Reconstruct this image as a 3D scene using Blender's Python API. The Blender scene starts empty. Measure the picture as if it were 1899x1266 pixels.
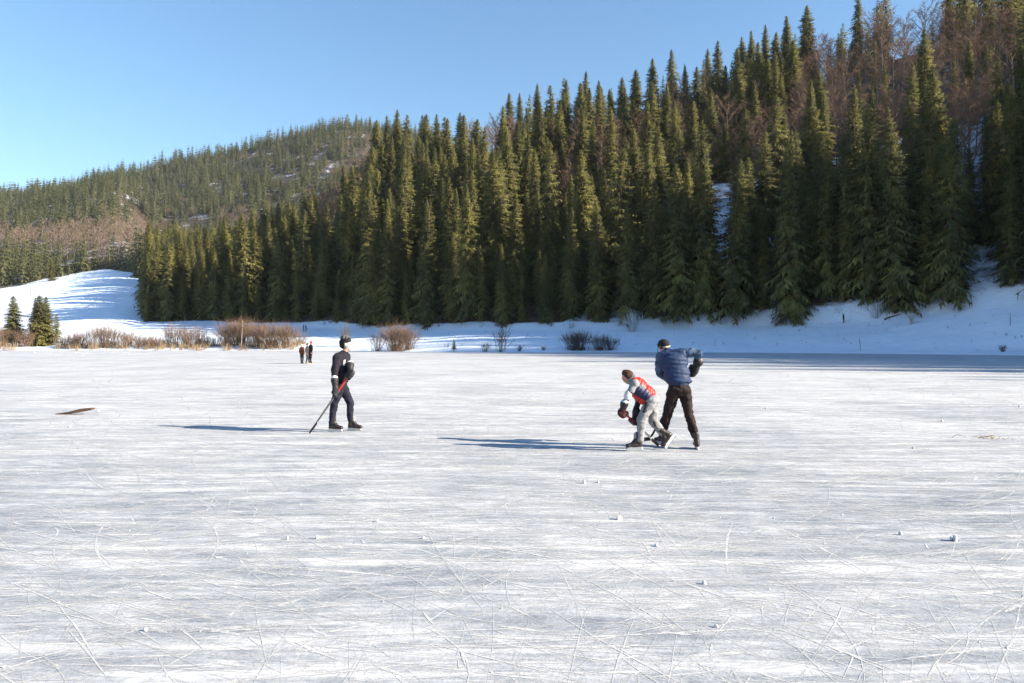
import bpy, bmesh, math, random
import numpy as np
from mathutils import Vector, Matrix, noise

scene = bpy.context.scene
COL = scene.collection
R = math.radians

# ------------------------------------------------------------------ camera, sky, sun, exposure
F_PX = 1371.0            # focal length in pixels of the 1899-wide photograph
CAM_H = 1.75
HORIZON = 633.0
cam_data = bpy.data.cameras.new('camera')
cam_data.lens = 26.0
cam_data.sensor_width = 36.0
cam_data.clip_end = 6000.0
cam_data.clip_start = 0.1
cam = bpy.data.objects.new('camera', cam_data)
cam.location = (0, 0, CAM_H)
cam.rotation_euler = (R(90), 0, 0)
COL.objects.link(cam)
scene.camera = cam

SUN_EL = 24.0            # degrees
SUN_AZ = 14.0             # degrees behind the +X axis (towards -Y)
world = bpy.data.worlds.new('World')
scene.world = world
world.use_nodes = True
wn = world.node_tree.nodes
wl = world.node_tree.links
for n in list(wn):
    wn.remove(n)
sky = wn.new('ShaderNodeTexSky')
sky.sky_type = 'NISHITA'
sky.sun_disc = False
sky.sun_elevation = R(SUN_EL)
sky.sun_rotation = R(90 + SUN_AZ)
sky.altitude = 900
sky.air_density = 1.6
sky.dust_density = 0.0
sky.ozone_density = 6.0
bg = wn.new('ShaderNodeBackground')
bg.inputs['Strength'].default_value = 0.071
wo = wn.new('ShaderNodeOutputWorld')
wl.new(sky.outputs[0], bg.inputs[0])
wl.new(bg.outputs[0], wo.inputs[0])

sun_dir = Vector((math.cos(R(SUN_EL)) * math.cos(R(SUN_AZ)), -math.cos(R(SUN_EL)) * math.sin(R(SUN_AZ)), math.sin(R(SUN_EL))))
sun_data = bpy.data.lights.new('sun', 'SUN')
sun_data.energy = 5.0
sun_data.angle = R(0.5)
sun_data.color = (1.0, 0.89, 0.73)
sun = bpy.data.objects.new('sun', sun_data)
sun.rotation_euler = sun_dir.to_track_quat('Z', 'Y').to_euler()
sun.location = (60, -20, 60)
COL.objects.link(sun)

scene.view_settings.view_transform = 'Standard'
scene.view_settings.look = 'None'
scene.view_settings.gamma = 1
scene.view_settings.use_curve_mapping = False
scene.view_settings.exposure = 1.62
scene.render.engine = 'CYCLES'
scene.cycles.max_bounces = 6
scene.cycles.diffuse_bounces = 1
scene.cycles.glossy_bounces = 2
scene.cycles.transmission_bounces = 2
scene.cycles.transparent_max_bounces = 8

rng = np.random.default_rng(11)
random.seed(11)


# ------------------------------------------------------------------ helpers
def tag(o, label=None, cat=None, group=None, kind=None):
    if label: o['label'] = label
    if cat: o['category'] = cat
    if group: o['group'] = group
    if kind: o['kind'] = kind
    return o


def empty(name, loc, rz=0.0, parent=None):
    o = bpy.data.objects.new(name, None)
    o.empty_display_size = 0.2
    o.location = loc
    o.rotation_euler = (0, 0, rz)
    COL.objects.link(o)
    if parent: o.parent = parent
    return o


def link(name, me, parent=None, loc=None):
    o = bpy.data.objects.new(name, me)
    COL.objects.link(o)
    if parent: o.parent = parent
    if loc is not None: o.location = loc
    return o


def mesh_np(name, V, F, mats=(), smooth=False, midx=None, N=None):
    """mesh from numpy vertices and equal-sized faces"""
    V = np.asarray(V, dtype=np.float32); F = np.asarray(F, dtype=np.int32)
    me = bpy.data.meshes.new(name)
    k = F.shape[1]
    me.vertices.add(len(V)); me.vertices.foreach_set('co', V.ravel())
    me.loops.add(F.size); me.loops.foreach_set('vertex_index', F.ravel())
    me.polygons.add(len(F))
    me.polygons.foreach_set('loop_start', np.arange(0, F.size, k, dtype=np.int32))
    if midx is not None:
        me.polygons.foreach_set('material_index', np.asarray(midx, dtype=np.int32))
    me.polygons.foreach_set('use_smooth', np.full(len(F), smooth, dtype=bool))
    me.update(calc_edges=True)
    if N is not None:                                  # soft foliage normals
        a = me.attributes.new('custom_normal', 'FLOAT_VECTOR', 'POINT')
        a.data.foreach_set('vector', np.asarray(N, dtype=np.float32).ravel())
    for m in mats: me.materials.append(m)
    return me


def foliage_normals(V, F, rs, out=0.75, up=0.25, jit=0.30):
    """wind each spray outward and give it a normal between its own and the crown's"""
    A, B, C = V[F[:, 0]], V[F[:, 1]], V[F[:, 2]]
    g = np.cross(B - A, C - A); g /= np.linalg.norm(g, axis=1, keepdims=True) + 1e-9
    c = (A + B + C) / 3
    o = c * np.array([1, 1, 0]); o /= np.linalg.norm(o, axis=1, keepdims=True) + 1e-9
    o[:, 2] += 0.35
    flip = (g * o).sum(1) < 0
    F = F.copy(); F[flip] = F[flip][:, [0, 2, 1]]; g[flip] *= -1
    n = g * (1 - out) + o * out + np.array([0, 0, up * 0.3]) + rs.normal(size=g.shape) * jit
    n /= np.linalg.norm(n, axis=1, keepdims=True)
    N = np.zeros_like(V)
    for k in range(3): N[F[:, k]] = n
    return V, F, N


class NT:
    """tiny node-tree builder"""
    def __init__(self, name):
        self.m = bpy.data.materials.new(name)
        self.m.use_nodes = True
        self.t = self.m.node_tree
        for n in list(self.t.nodes): self.t.nodes.remove(n)
        self.out = self.t.nodes.new('ShaderNodeOutputMaterial')

    def n(self, typ, **kw):
        nd = self.t.nodes.new(typ)
        for k, v in kw.items(): setattr(nd, k, v)
        return nd

    def l(self, a, b): self.t.links.new(a, b)

    def setin(self, sock, v):
        if isinstance(v, bpy.types.NodeSocket): self.l(v, sock)
        else: sock.default_value = v

    def math(self, op, a, b=None, c=None, clamp=False):
        nd = self.n('ShaderNodeMath', operation=op); nd.use_clamp = clamp
        self.setin(nd.inputs[0], a)
        if b is not None: self.setin(nd.inputs[1], b)
        if c is not None: self.setin(nd.inputs[2], c)
        return nd.outputs[0]

    def vmath(self, op, a, b):
        nd = self.n('ShaderNodeVectorMath', operation=op)
        self.setin(nd.inputs[0], a); self.setin(nd.inputs[1], b)
        return nd.outputs[0]

    def pos(self): return self.n('ShaderNodeNewGeometry').outputs['Position']

    def objco(self): return self.n('ShaderNodeTexCoord').outputs['Object']

    def noise(self, vec, scale, detail=3, rough=0.55, dist=0.0):
        nd = self.n('ShaderNodeTexNoise')
        self.l(vec, nd.inputs['Vector'])
        nd.inputs['Scale'].default_value = scale
        nd.inputs['Detail'].default_value = detail
        nd.inputs['Roughness'].default_value = rough
        nd.inputs['Distortion'].default_value = dist
        return nd.outputs['Fac']

    def mapping(self, vec, scale=(1, 1, 1), rot=(0, 0, 0), loc=(0, 0, 0)):
        nd = self.n('ShaderNodeMapping')
        self.l(vec, nd.inputs['Vector'])
        nd.inputs['Scale'].default_value = scale
        nd.inputs['Rotation'].default_value = rot
        nd.inputs['Location'].default_value = loc
        return nd.outputs[0]

    def ramp(self, fac, p0, p1, v0=0.0, v1=1.0):
        nd = self.n('ShaderNodeMapRange'); nd.clamp = True
        self.setin(nd.inputs['Value'], fac)
        for k, v in (('From Min', p0), ('From Max', p1), ('To Min', v0), ('To Max', v1)):
            nd.inputs[k].default_value = v
        return nd.outputs[0]

    def mix(self, fac, a, b):
        nd = self.n('ShaderNodeMix', data_type='RGBA')
        self.setin(nd.inputs[0], fac)
        for s, v in ((nd.inputs[6], a), (nd.inputs[7], b)):
            if isinstance(v, bpy.types.NodeSocket): self.l(v, s)
            else: s.default_value = (*v, 1.0)
        return nd.outputs[2]

    def bump(self, h, strength, dist):
        nd = self.n('ShaderNodeBump')
        self.l(h, nd.inputs['Height'])
        nd.inputs['Strength'].default_value = strength
        nd.inputs['Distance'].default_value = dist
        return nd.outputs[0]

    def bsdf(self, col, rough=0.6, spec=0.3, normal=None, metal=0.0, sheen=0.0, sss=0.0):
        nd = self.n('ShaderNodeBsdfPrincipled')
        if isinstance(col, bpy.types.NodeSocket): self.l(col, nd.inputs['Base Color'])
        else: nd.inputs['Base Color'].default_value = (*col, 1.0)
        self.setin(nd.inputs['Roughness'], rough)
        nd.inputs['Specular IOR Level'].default_value = spec
        nd.inputs['Metallic'].default_value = metal
        if sheen: nd.inputs['Sheen Weight'].default_value = sheen
        if normal is not None: self.l(normal, nd.inputs['Normal'])
        return nd.outputs[0]

    def done(self, shader):
        self.l(shader, self.out.inputs['Surface'])
        return self.m


# ------------------------------------------------------------------ materials
def mat_simple(name, col, rough=0.6, spec=0.3, nscale=14.0, amt=0.25, metal=0.0, bump=0.0, sheen=0.0):
    t = NT(name)
    v = t.objco()
    f = t.ramp(t.noise(v, nscale, 4), 0.3, 0.7)
    a = tuple(c * (1 - amt) for c in col); b = tuple(min(1, c * (1 + amt)) for c in col)
    nrm = t.bump(t.noise(v, nscale * 4, 3), bump, 0.01) if bump else None
    return t.done(t.bsdf(t.mix(f, a, b), rough, spec, nrm, metal, sheen))


def mat_ice():
    t = NT('lake_ice')
    p = t.pos()
    warp = t.n('ShaderNodeTexNoise'); t.l(p, warp.inputs['Vector'])
    warp.inputs['Scale'].default_value = 0.25; warp.inputs['Detail'].default_value = 1
    wv = t.vmath('ADD', p, t.vmath('MULTIPLY', t.vmath('SUBTRACT', warp.outputs['Color'], (0.5, 0.5, 0.5)), (0.8, 0.8, 0)))
    dust = t.noise(p, 0.2, 7, 0.66, 0.3)               # broad drifts of scraped snow
    d2 = t.noise(t.mapping(p, (0.8, 1.2, 1), (0, 0, 0.3)), 1.7, 9, 0.78, 0.2)
    d3 = t.noise(t.mapping(p, (0.8, 1.2, 1), (0, 0, -0.7), (5, 9, 0)), 3.6, 8, 0.78, 0.2)
    grain = t.noise(p, 30.0, 4, 0.75)
    speck = t.noise(t.mapping(p, (0.8, 1.2, 1), (0, 0, 0.3)), 6.0, 6, 0.8)

    def lines(scale, rot, stretch, width, seed, det=1):
        v = t.mapping(wv, (stretch, 1.0, 1.0), (0, 0, rot), (seed, seed * 0.7, 0))
        nz = t.noise(v, scale, det, 0.5)
        d = t.math('ABSOLUTE', t.math('SUBTRACT', nz, 0.5))
        return t.ramp(d, 0.0, width, 1.0, 0.0)
    ls = [lines(2.4, -0.45, 0.12, 0.012, 9.4), lines(3.1, 0.9, 0.14, 0.012, 27.7), lines(4.2, 0.1, 0.12, 0.02, 41.0)]
    gate = t.ramp(t.noise(p, 0.9, 4, 0.6), 0.45, 0.65)
    s = ls[0]
    for q in ls[1:]: s = t.math('MAXIMUM', s, q)
    s = t.math('MULTIPLY', s, t.math('MULTIPLY', gate, 0.5))
    def bands(rot, seed, stretch, sc):
        v = t.mapping(wv, (stretch, 1.0, 1.0), (0, 0, rot), (seed, -seed * .6, 0))
        return t.noise(v, sc, 9, 0.7, 0.15)
    sep = t.n('ShaderNodeSeparateXYZ'); t.l(p, sep.inputs[0])
    scrape_sheen = t.math('MULTIPLY', t.ramp(sep.outputs[1], 7.0, 24.0), t.ramp(sep.outputs[1], 150.0, 60.0, 0.35, 1.0))   # scraped snow, plus grazing-angle brightness of the mid-distance ice painted into the colour
    base = t.math('ADD', t.ramp(dust, 0.40, 0.64, 0.0, 0.36), t.ramp(d2, 0.42, 0.74, 0.0, 0.30))
    base = t.math('ADD', base, t.ramp(d3, 0.46, 0.74, 0.0, 0.25))
    base = t.math('ADD', base, t.ramp(bands(0.10, 3.0, 0.22, 2.4), 0.48, 0.70, 0.0, 0.34))
    base = t.math('ADD', base, t.ramp(bands(-0.6, 13.0, 0.13, 3.0), 0.50, 0.70, 0.0, 0.40))
    base = t.math('ADD', base, t.ramp(bands(0.9, 23.0, 0.11, 2.8), 0.51, 0.68, 0.0, 0.45))
    base = t.math('ADD', base, t.ramp(bands(1.35, 33.0, 0.05, 3.4), 0.53, 0.66, 0.0, 0.5))
    base = t.math('ADD', base, t.ramp(bands(1.95, 43.0, 0.05, 4.2), 0.54, 0.66, 0.0, 0.5))
    base = t.math('ADD', base, t.ramp(speck, 0.44, 0.76, -0.08, 0.34))
    base = t.math('ADD', base, t.ramp(grain, 0.3, 0.7, -0.16, 0.18))
    base = t.math('ADD', base, t.math('MULTIPLY', scrape_sheen, 0.26))
    fac = t.math('ADD', base, s, clamp=True)
    col = t.mix(fac, (0.165, 0.186, 0.222), (0.545, 0.55, 0.555))
    rough = t.ramp(fac, 0.0, 0.8, 0.42, 0.75)
    h = t.math('ADD', t.math('MULTIPLY', fac, 0.7), t.math('MULTIPLY', grain, 0.3))
    nrm = t.bump(h, 0.3, 0.02)
    return t.done(t.bsdf(col, rough, 0.07, nrm))


def mat_snow():
    """terrain: snow, with leaf litter and scrub where the forest mask is set"""
    t = NT('snow_ground')
    p = t.pos()
    at = t.n('ShaderNodeAttribute'); at.attribute_name = 'forest'
    m = at.outputs['Fac']
    n1 = t.noise(p, 0.045, 5, 0.6, 0.5)
    n2 = t.noise(p, 0.35, 5, 0.7)
    f = t.math('ADD', t.math('MULTIPLY', n1, 0.55), t.math('MULTIPLY', n2, 0.45))
    litter = t.ramp(t.math('SUBTRACT', t.math('ADD', f, m), 1.0), -0.06, 0.08)
    snowc = t.mix(t.ramp(t.noise(p, 0.5, 4), 0.3, 0.7), (0.70, 0.78, 0.88), (0.77, 0.84, 0.91))
    litc = t.mix(t.ramp(n2, 0.35, 0.65), (0.035, 0.026, 0.02), (0.11, 0.075, 0.055))
    col = t.mix(litter, snowc, litc)
    h = t.math('ADD', t.noise(p, 0.3, 6, 0.66), t.math('MULTIPLY', t.noise(p, 1.6, 4, 0.7), 0.35))
    nrm = t.bump(h, 0.5, 0.7)
    return t.done(t.bsdf(col, 0.7, 0.15, nrm))


def mat_needles(name, a, b, scale=0.18):
    t = NT(name)
    p = t.pos()
    g = t.n('ShaderNodeNewGeometry').outputs['Random Per Island']
    big = t.ramp(t.noise(p, scale, 2), 0.3, 0.7)
    f = t.math('ADD', t.math('MULTIPLY', big, 0.6), t.math('MULTIPLY', g, 0.4))
    col = t.mix(f, a, b)
    d = t.bsdf(col, 0.75, 0.12)
    tr = t.n('ShaderNodeBsdfTranslucent'); t.l(col, tr.inputs['Color'])
    mx = t.n('ShaderNodeMixShader'); mx.inputs[0].default_value = 0.38
    t.l(d, mx.inputs[1]); t.l(tr.outputs[0], mx.inputs[2])
    return t.done(mx.outputs[0])


M_ICE = mat_ice()
M_SNOW = mat_snow()
M_NEEDLE = mat_needles('spruce_needles', (0.030, 0.041, 0.034), (0.27, 0.245, 0.074))
M_NEEDLE_FAR = mat_needles('far_needles', (0.055, 0.068, 0.036), (0.20, 0.20, 0.095), 0.035)
M_BARK = mat_simple('spruce_bark', (0.10, 0.075, 0.055), 0.9, 0.1, 3.0, 0.35)
M_TWIG = mat_simple('beech_twigs', (0.20, 0.125, 0.085), 0.85, 0.1, 0.6, 0.3)
M_TWIG_FAR = mat_simple('far_twigs', (0.165, 0.122, 0.092), 0.85, 0.1, 0.05, 0.3)
M_BEECH = mat_simple('beech_bark', (0.20, 0.17, 0.15), 0.9, 0.1, 2.0, 0.3)
M_SHRUB = mat_simple('shrub_stems', (0.20, 0.132, 0.088), 0.85, 0.1, 0.5, 0.3)
M_SHRUB_GREY = mat_simple('grey_shrub_stems', (0.15, 0.115, 0.095), 0.85, 0.1, 0.5, 0.3)
M_BIRCH = mat_simple('pale_bark', (0.55, 0.47, 0.40), 0.8, 0.1, 1.0, 0.2)
M_REED = mat_simple('dry_reeds', (0.31, 0.225, 0.14), 0.85, 0.1, 0.5, 0.3)
def mat_mark(name, col, lo, hi):
    """scraped snow: ragged, so the dark ice shows through"""
    t = NT(name)
    p = t.pos()
    n = t.math('ADD', t.math('MULTIPLY', t.noise(p, 9.0, 5, 0.8), 0.6), t.math('MULTIPLY', t.noise(p, 70.0, 2, 0.7), 0.4))
    al = t.ramp(n, lo, hi)
    d = t.bsdf(col, 0.8, 0.1)
    tr = t.n('ShaderNodeBsdfTransparent')
    mx = t.n('ShaderNodeMixShader'); t.l(al, mx.inputs[0]); t.l(tr.outputs[0], mx.inputs[1]); t.l(d, mx.inputs[2])
    return t.done(mx.outputs[0])


M_MARK = mat_mark('scraped_snow', (0.56, 0.56, 0.555), 0.35, 0.54)
M_MARK_FAINT = mat_mark('thin_scrape', (0.52, 0.52, 0.52), 0.39, 0.66)
M_CHUNK = mat_simple('ice_chunk_white', (0.52, 0.53, 0.54), 0.45, 0.35, 8.0, 0.06)
M_WOOD = mat_simple('wet_plank', (0.085, 0.052, 0.034), 0.75, 0.2, 6.0, 0.4, bump=0.4)
M_STRAW = mat_simple('dead_straw', (0.50, 0.33, 0.14), 0.8, 0.1, 20.0, 0.4)
M_STAKE = mat_simple('stake_wood', (0.10, 0.075, 0.06), 0.8, 0.1, 3.0, 0.3)


# ------------------------------------------------------------------ terrain (polar grid of control profiles round the lake)
def th_px(x): return math.atan((x - 949.5) / F_PX)


def zpx(y, Y): return CAM_H + (HORIZON - y) * Y / F_PX


cols = []   # (theta, [(r,z) x 10])


def col_px(x, pts):
    th = th_px(x); c = math.cos(th)
    cols.append((th, [(Y / c, z) for Y, z in pts]))


def col_deg(deg, pts):
    cols.append((R(deg), pts))


TOPS = {-150: 378, 0: 350, 130: 332, 270: 292, 400: 266, 560: 228, 660: 208, 760: 222, 850: 245, 1000: 290, 1200: 330, 1400: 360, 1620: 390, 1760: 400, 1899: 410}


def far(x):
    xs = sorted(TOPS); y = float(np.interp(x, xs, [TOPS[k] for k in xs])) + 17
    return zpx(y, 1300)


def near_col(x, S, F, zf, RY, zr, hump=0.5):
    T = far(x)
    M = (F + (RY - F) * 0.5, zf + (zr - zf) * hump)
    col_px(x, [(S, 0.0), (S + 4, 0.7), (F, zf), M, (RY, zr), (RY + 70, zr - 14), (800, max(zr - 20, T * 0.33)), (1050, T * 0.66), (1300, T), (1700, T - 30)])


def left_col(x, S, z2, My, MY):
    T = far(x); zm = zpx(My, MY)
    g = lambda q: zm + (T - zm) * q
    col_px(x, [(S, 0.0), (S + 4, 0.8), (215, z2), (MY, zm), (540, g(0.12)), (680, g(0.27)), (850, g(0.48)), (1050, g(0.74)), (1300, T), (1700, T - 30)])


col_deg(-178, [(70, 0), (75, .7), (110, 2), (160, 4), (220, 6), (300, 10), (500, 30), (800, 80), (1300, 150), (1700, 150)])
col_deg(-120, [(110, 0), (115, .7), (160, 2), (220, 4), (300, 8), (400, 15), (600, 50), (900, 110), (1300, 180), (1700, 180)])
col_deg(-80, [(145, 0), (150, .7), (200, 4), (300, 12), (420, 30), (600, 60), (800, 100), (1050, 160), (1300, 210), (1700, 210)])
col_deg(-55, [(160, 0), (165, .7), (240, 4), (400, 24), (540, 60), (680, 95), (850, 140), (1050, 190), (1300, 240), (1700, 240)])
left_col(-150, 142, 4.0, 545, 400)
left_col(0, 142, 4.0, 530, 405)
left_col(130, 142, 4.5, 510, 420)
left_col(215, 142, 5.0, 495, 430)
near_col(275, 142, 238, 8.0, 430, 47)
near_col(400, 142, 230, 7.7, 405, 40)
near_col(560, 141, 210, 6.0, 392, 56)
near_col(640, 139, 193, 5.3, 386, 70)
near_col(700, 135, 181, 4.9, 380, 86)
near_col(850, 122, 164, 4.7, 370, 94)
near_col(1000, 119, 154, 4.6, 350, 95)
near_col(1200, 119, 146, 4.8, 320, 95)
near_col(1400, 115, 140, 5.1, 300, 100)
near_col(1620, 105, 127, 5.7, 285, 111)
near_col(1760, 98, 120, 7.4, 275, 116)
near_col(1899, 92, 113, 9.0, 270, 120)


def off_col(deg, S, F, zf, RR, zr):
    cols.append((R(deg), [(S, 0.0), (S + 5, 0.7), (F, zf), ((F + RR) / 2, (zf + zr) / 2), (RR, zr), (RR + 70, zr - 12), (800, zr * 0.8), (1050, 120), (1300, 150), (1700, 150)]))


off_col(42, 108, 130, 10, 315, 102)
off_col(50, 104, 124, 10, 315, 106)
off_col(57, 100, 120, 9, 305, 106)
off_col(64, 97, 117, 9, 292, 108)
off_col(69, 95, 115, 9, 284, 104)
off_col(72, 94, 114, 8, 278, 108)
off_col(75.5, 93, 112, 8, 273, 119)
off_col(79, 92, 111, 8, 256, 92)
off_col(84, 91, 110, 8, 235, 75)
off_col(88, 90, 108, 7, 226, 71)
off_col(94, 90, 108, 6, 222, 66)
off_col(99, 90, 116, 2, 200, 8)
off_col(130, 70, 110, 2, 200, 6)
off_col(182, 70, 110, 2, 220, 6)

cols.sort(key=lambda c: c[0])
CT = np.array([c[0] for c in cols])
CR = np.array([[p[0] for p in c[1]] for c in cols])
CZ = np.array([[p[1] for p in c[1]] for c in cols])

TH = np.concatenate([np.arange(R(-178), R(-42), R(2.0)), np.arange(R(-42), R(42), R(0.3)), np.arange(R(42), R(100), R(0.8)), np.arange(R(100), R(182.1), R(2.0))])
SEG = [3, 12, 12, 12, 5, 5, 14, 14, 4]


def colinterp(A):
    out = np.empty((len(TH), A.shape[1]))
    for k in range(A.shape[1]):
        v = np.interp(TH, CT, A[:, k])
        out[:, k] = v
    # smooth along theta
    ker = np.array([1, 2, 3, 2, 1.0]); ker /= ker.sum()
    for _ in range(3):
        pad = np.concatenate([out[:2], out, out[-2:]])
        out = sum(ker[i] * pad[i:i + len(TH)] for i in range(5))
    return out


GR_, GZ_ = colinterp(CR), colinterp(CZ)
RG, ZG = [GR_[:, 0] - 5], [np.full(len(TH), -0.6)]
segid = [0]
for k, n in enumerate(SEG):
    for j in range(n):
        f = j / n
        RG.append(GR_[:, k] * (1 - f) + GR_[:, k + 1] * f)
        ZG.append(GZ_[:, k] * (1 - f) + GZ_[:, k + 1] * f)
        segid.append(k + 1)
RG.append(GR_[:, -1]); ZG.append(GZ_[:, -1]); segid.append(len(SEG))
RG = np.array(RG).T; ZG = np.array(ZG).T
# smooth corners along r (keeps the shoreline crisp)
for _ in range(3):
    Z2 = ZG.copy()
    Z2[:, 5:-1] = 0.25 * ZG[:, 4:-2] + 0.5 * ZG[:, 5:-1] + 0.25 * ZG[:, 6:]
    ZG = Z2
XG = RG * np.sin(TH)[:, None]; YG = RG * np.cos(TH)[:, None]
AMP = [0, .12, .35, 2.0, 2.5, 3, 5, 8, 6, 4]
for i in range(RG.shape[0]):
    for j in range(1, RG.shape[1]):
        a = AMP[segid[j]]
        if a:
            s = 0.035 if a < 1 else (0.02 if a < 4 else 0.008)
            ZG[i, j] += a * noise.fractal((XG[i, j] * s, YG[i, j] * s, 3.3), 1.0, 2.0, 4)
            if segid[j] <= 2: ZG[i, j] += (0.16 * noise.noise((XG[i, j] * .2, YG[i, j] * .2, 1.3)) + 0.10 * noise.noise((XG[i, j] * .6, YG[i, j] * .6, 2.3))) * (1 if j > 3 else 0.5)


def ground(x, y):
    th = math.atan2(x, y)
    if th < TH[0]: th += 2 * math.pi
    r = math.hypot(x, y)
    i = int(np.searchsorted(TH, th)) - 1
    i = min(max(i, 0), len(TH) - 2)
    f = (th - TH[i]) / (TH[i + 1] - TH[i])
    z0 = np.interp(r, RG[i], ZG[i]); z1 = np.interp(r, RG[i + 1], ZG[i + 1])
    return float(z0 * (1 - f) + z1 * f)


def ctrl(th, k):
    return float(np.interp(th, TH, GR_[:, k]))


def px(x, y, z):
    return 949.5 + x / y * F_PX, HORIZON - (z - CAM_H) / y * F_PX


nT, nR = RG.shape
idx = np.arange(nT * nR).reshape(nT, nR)
quads = np.stack([idx[:-1, :-1], idx[:-1, 1:], idx[1:, 1:], idx[1:, :-1]], -1).reshape(-1, 4)
tme = mesh_np('terrain', np.stack([XG, YG, ZG], -1).reshape(-1, 3), quads[:, ::-1] if False else quads[:, [0, 3, 2, 1]], [M_SNOW], True)
seg = np.array(segid)[None, :].repeat(nT, 0)
fmask = np.zeros((nT, nR))
XPX = 949.5 + np.tan(np.clip(TH, -1.3, 1.3)) * F_PX
for i in range(nT):
    nearhill = XPX[i] > 262 or TH[i] > 0.6
    for j in range(nR):
        s_ = segid[j]
        if TH[i] < R(-60) or TH[i] > R(96): continue
        if nearhill:
            if s_ == 3: fmask[i, j] = 0.50 if XPX[i] > 1050 else 0.68
            elif s_ in (4, 5): fmask[i, j] = 0.66
            elif s_ >= 6: fmask[i, j] = 0.62
        else:
            if s_ >= 4: fmask[i, j] = 0.60
fa = tme.attributes.new('forest', 'FLOAT', 'POINT')
fa.data.foreach_set('value', fmask.astype(np.float32).ravel())
terrain = tag(link('terrain', tme), 'snowy banks, meadow and steep forested hillsides around the frozen lake', 'hillside', kind='structure')

# frozen lake: one sheet reaching under the banks
nseg = 120
ring_th = np.linspace(-math.pi, math.pi, nseg, endpoint=False)
iv = [(0, 0, 0)]
for t_ in ring_th:
    tt = t_ if t_ >= TH[0] else t_ + 2 * math.pi
    rr = float(np.interp(tt, TH, GR_[:, 0])) + 1.2
    iv.append((rr * math.sin(t_), rr * math.cos(t_), 0))
ifc = [(0, 1 + (k + 1) % nseg, 1 + k) for k in range(nseg)]
ice_me = mesh_np('ice', iv, ifc, [M_ICE])
ice = tag(link('ice', ice_me), 'frozen lake surface, grey ice covered in white skate scratches', 'ice', kind='structure')


# ------------------------------------------------------------------ tree builders (numpy)
def rot_z(V, a):
    c, s = math.cos(a), math.sin(a)
    return np.stack([V[:, 0] * c - V[:, 1] * s, V[:, 0] * s + V[:, 1] * c, V[:, 2]], -1)


def spruce_arrays(rs, H=30.0, Rm=4.3, nwh=78, nbr=6, K=5, base=0.04, power=0.68, sparse=0.0, hang=0.75, nh=2):
    """crown of a spruce: whorls of drooping boughs, each a feathered spray with hanging outer twigs"""
    V, F = [], []

    def tri(a, b, c):
        n = len(V); V.extend((a, b, c)); F.append((n, n + 1, n + 2))
    Z = np.array([0, 0, 1.0])
    wob = [rs.uniform(.8, 1.2) for _ in range(8)]           # one-sided, uneven outline
    ph0 = rs.uniform(0, 6.28)
    for w in range(nwh):
        t = (w + rs.uniform(-.3, .3)) / nwh
        t = min(max(t, 0), 0.99)
        q = 1 - (1 - t) ** 1.2
        z0 = H * (base + (1 - base) * q)
        L0 = Rm * ((1 - q) ** power) * (0.66 + 0.34 * min(1, (q + 0.05) / 0.14)) + 0.05
        nb = nbr if q < 0.85 else max(4, nbr - 1)
        ph = rs.uniform(0, 6.28)
        for b in range(nb):
            if rs.random() < sparse: continue
            az = ph + 6.283 * b / nb + rs.uniform(-.35, .35)
            L = L0 * rs.uniform(0.70, 1.15) * wob[int(((az + ph0) % 6.283) / 6.284 * 8)] * (0.93 + 0.14 * math.sin(q * 17 + az * 2))
            a_ = -0.22 + 0.62 * q ** 2 + rs.uniform(-.12, .12)
            b_ = 0.62 - 0.25 * q
            c_ = 0.26
            d = np.array([math.cos(az), math.sin(az), 0]); sd = np.array([-d[1], d[0], 0])
            S = np.linspace(0.02, 1, K + 1)
            P = [d * (L * s) + Z * (z0 + L * (a_ * s - b_ * s * s + c_ * s ** 3.5)) for s in S]
            for k in range(K):
                s = (S[k] + S[k + 1]) / 2
                wd = L * 0.36 * (1 - s) ** 0.55 * (0.35 + 0.65 * min(1, s * 3)) * rs.uniform(.75, 1.25) + 0.05
                for sg in (1, -1):
                    tip = P[k + 1] + sd * sg * wd + d * wd * 0.45 - Z * wd * rs.uniform(0.45, 0.95)
                    tri(P[k], P[k + 1], tip)
                if s > 0.3 or K < 4:                           # twigs hanging from the outer bough, facing outward
                    for h_ in range(nh):
                        hw = (0.04 + 0.075 * L * (1.2 - s)) * rs.uniform(.7, 1.3) * (1.6 if nh == 1 else 1)
                        hd = (0.14 + 0.23 * L) * rs.uniform(.6, 1.4) * hang
                        c = P[k] + (P[k + 1] - P[k]) * rs.random() + sd * rs.uniform(-1, 1) * wd * 0.6 - Z * wd * .25
                        tri(c - sd * hw + Z * .08, c + sd * hw + Z * .08, c - Z * hd + d * 0.2 * hd + sd * rs.uniform(-.6, .6) * hw)
    for a in range(3):
        d = np.array([math.cos(a * 2.1), math.sin(a * 2.1), 0]) * 0.13
        tri(Z * H * 0.95 + d, Z * H * 0.95 - d, Z * H * 1.01)
    return foliage_normals(np.array(V), np.array(F), rs)


def tube_arrays(P, rad, n=6):
    P = [np.asarray(p, float) for p in P]
    V, F = [], []
    for i, p in enumerate(P):
        d = P[min(i + 1, len(P) - 1)] - P[max(i - 1, 0)]
        d = d / (np.linalg.norm(d) + 1e-9)
        u = np.cross(d, [0, 0, 1.0]) if abs(d[2]) < 0.95 else np.cross(d, [1.0, 0, 0])
        u /= np.linalg.norm(u); v = np.cross(d, u)
        for k in range(n):
            a = 6.2832 * k / n
            V.append(p + rad[i] * (math.cos(a) * u + math.sin(a) * v))
    for i in range(len(P) - 1):
        for k in range(n):
            a, b = i * n + k, i * n + (k + 1) % n
            F.append((a, b, b + n)); F.append((a, b + n, a + n))
    e = len(V); V.append(P[-1])
    for k in range(n): F.append(((len(P) - 1) * n + k, (len(P) - 1) * n + (k + 1) % n, e))
    return np.array(V), np.array(F)


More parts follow.
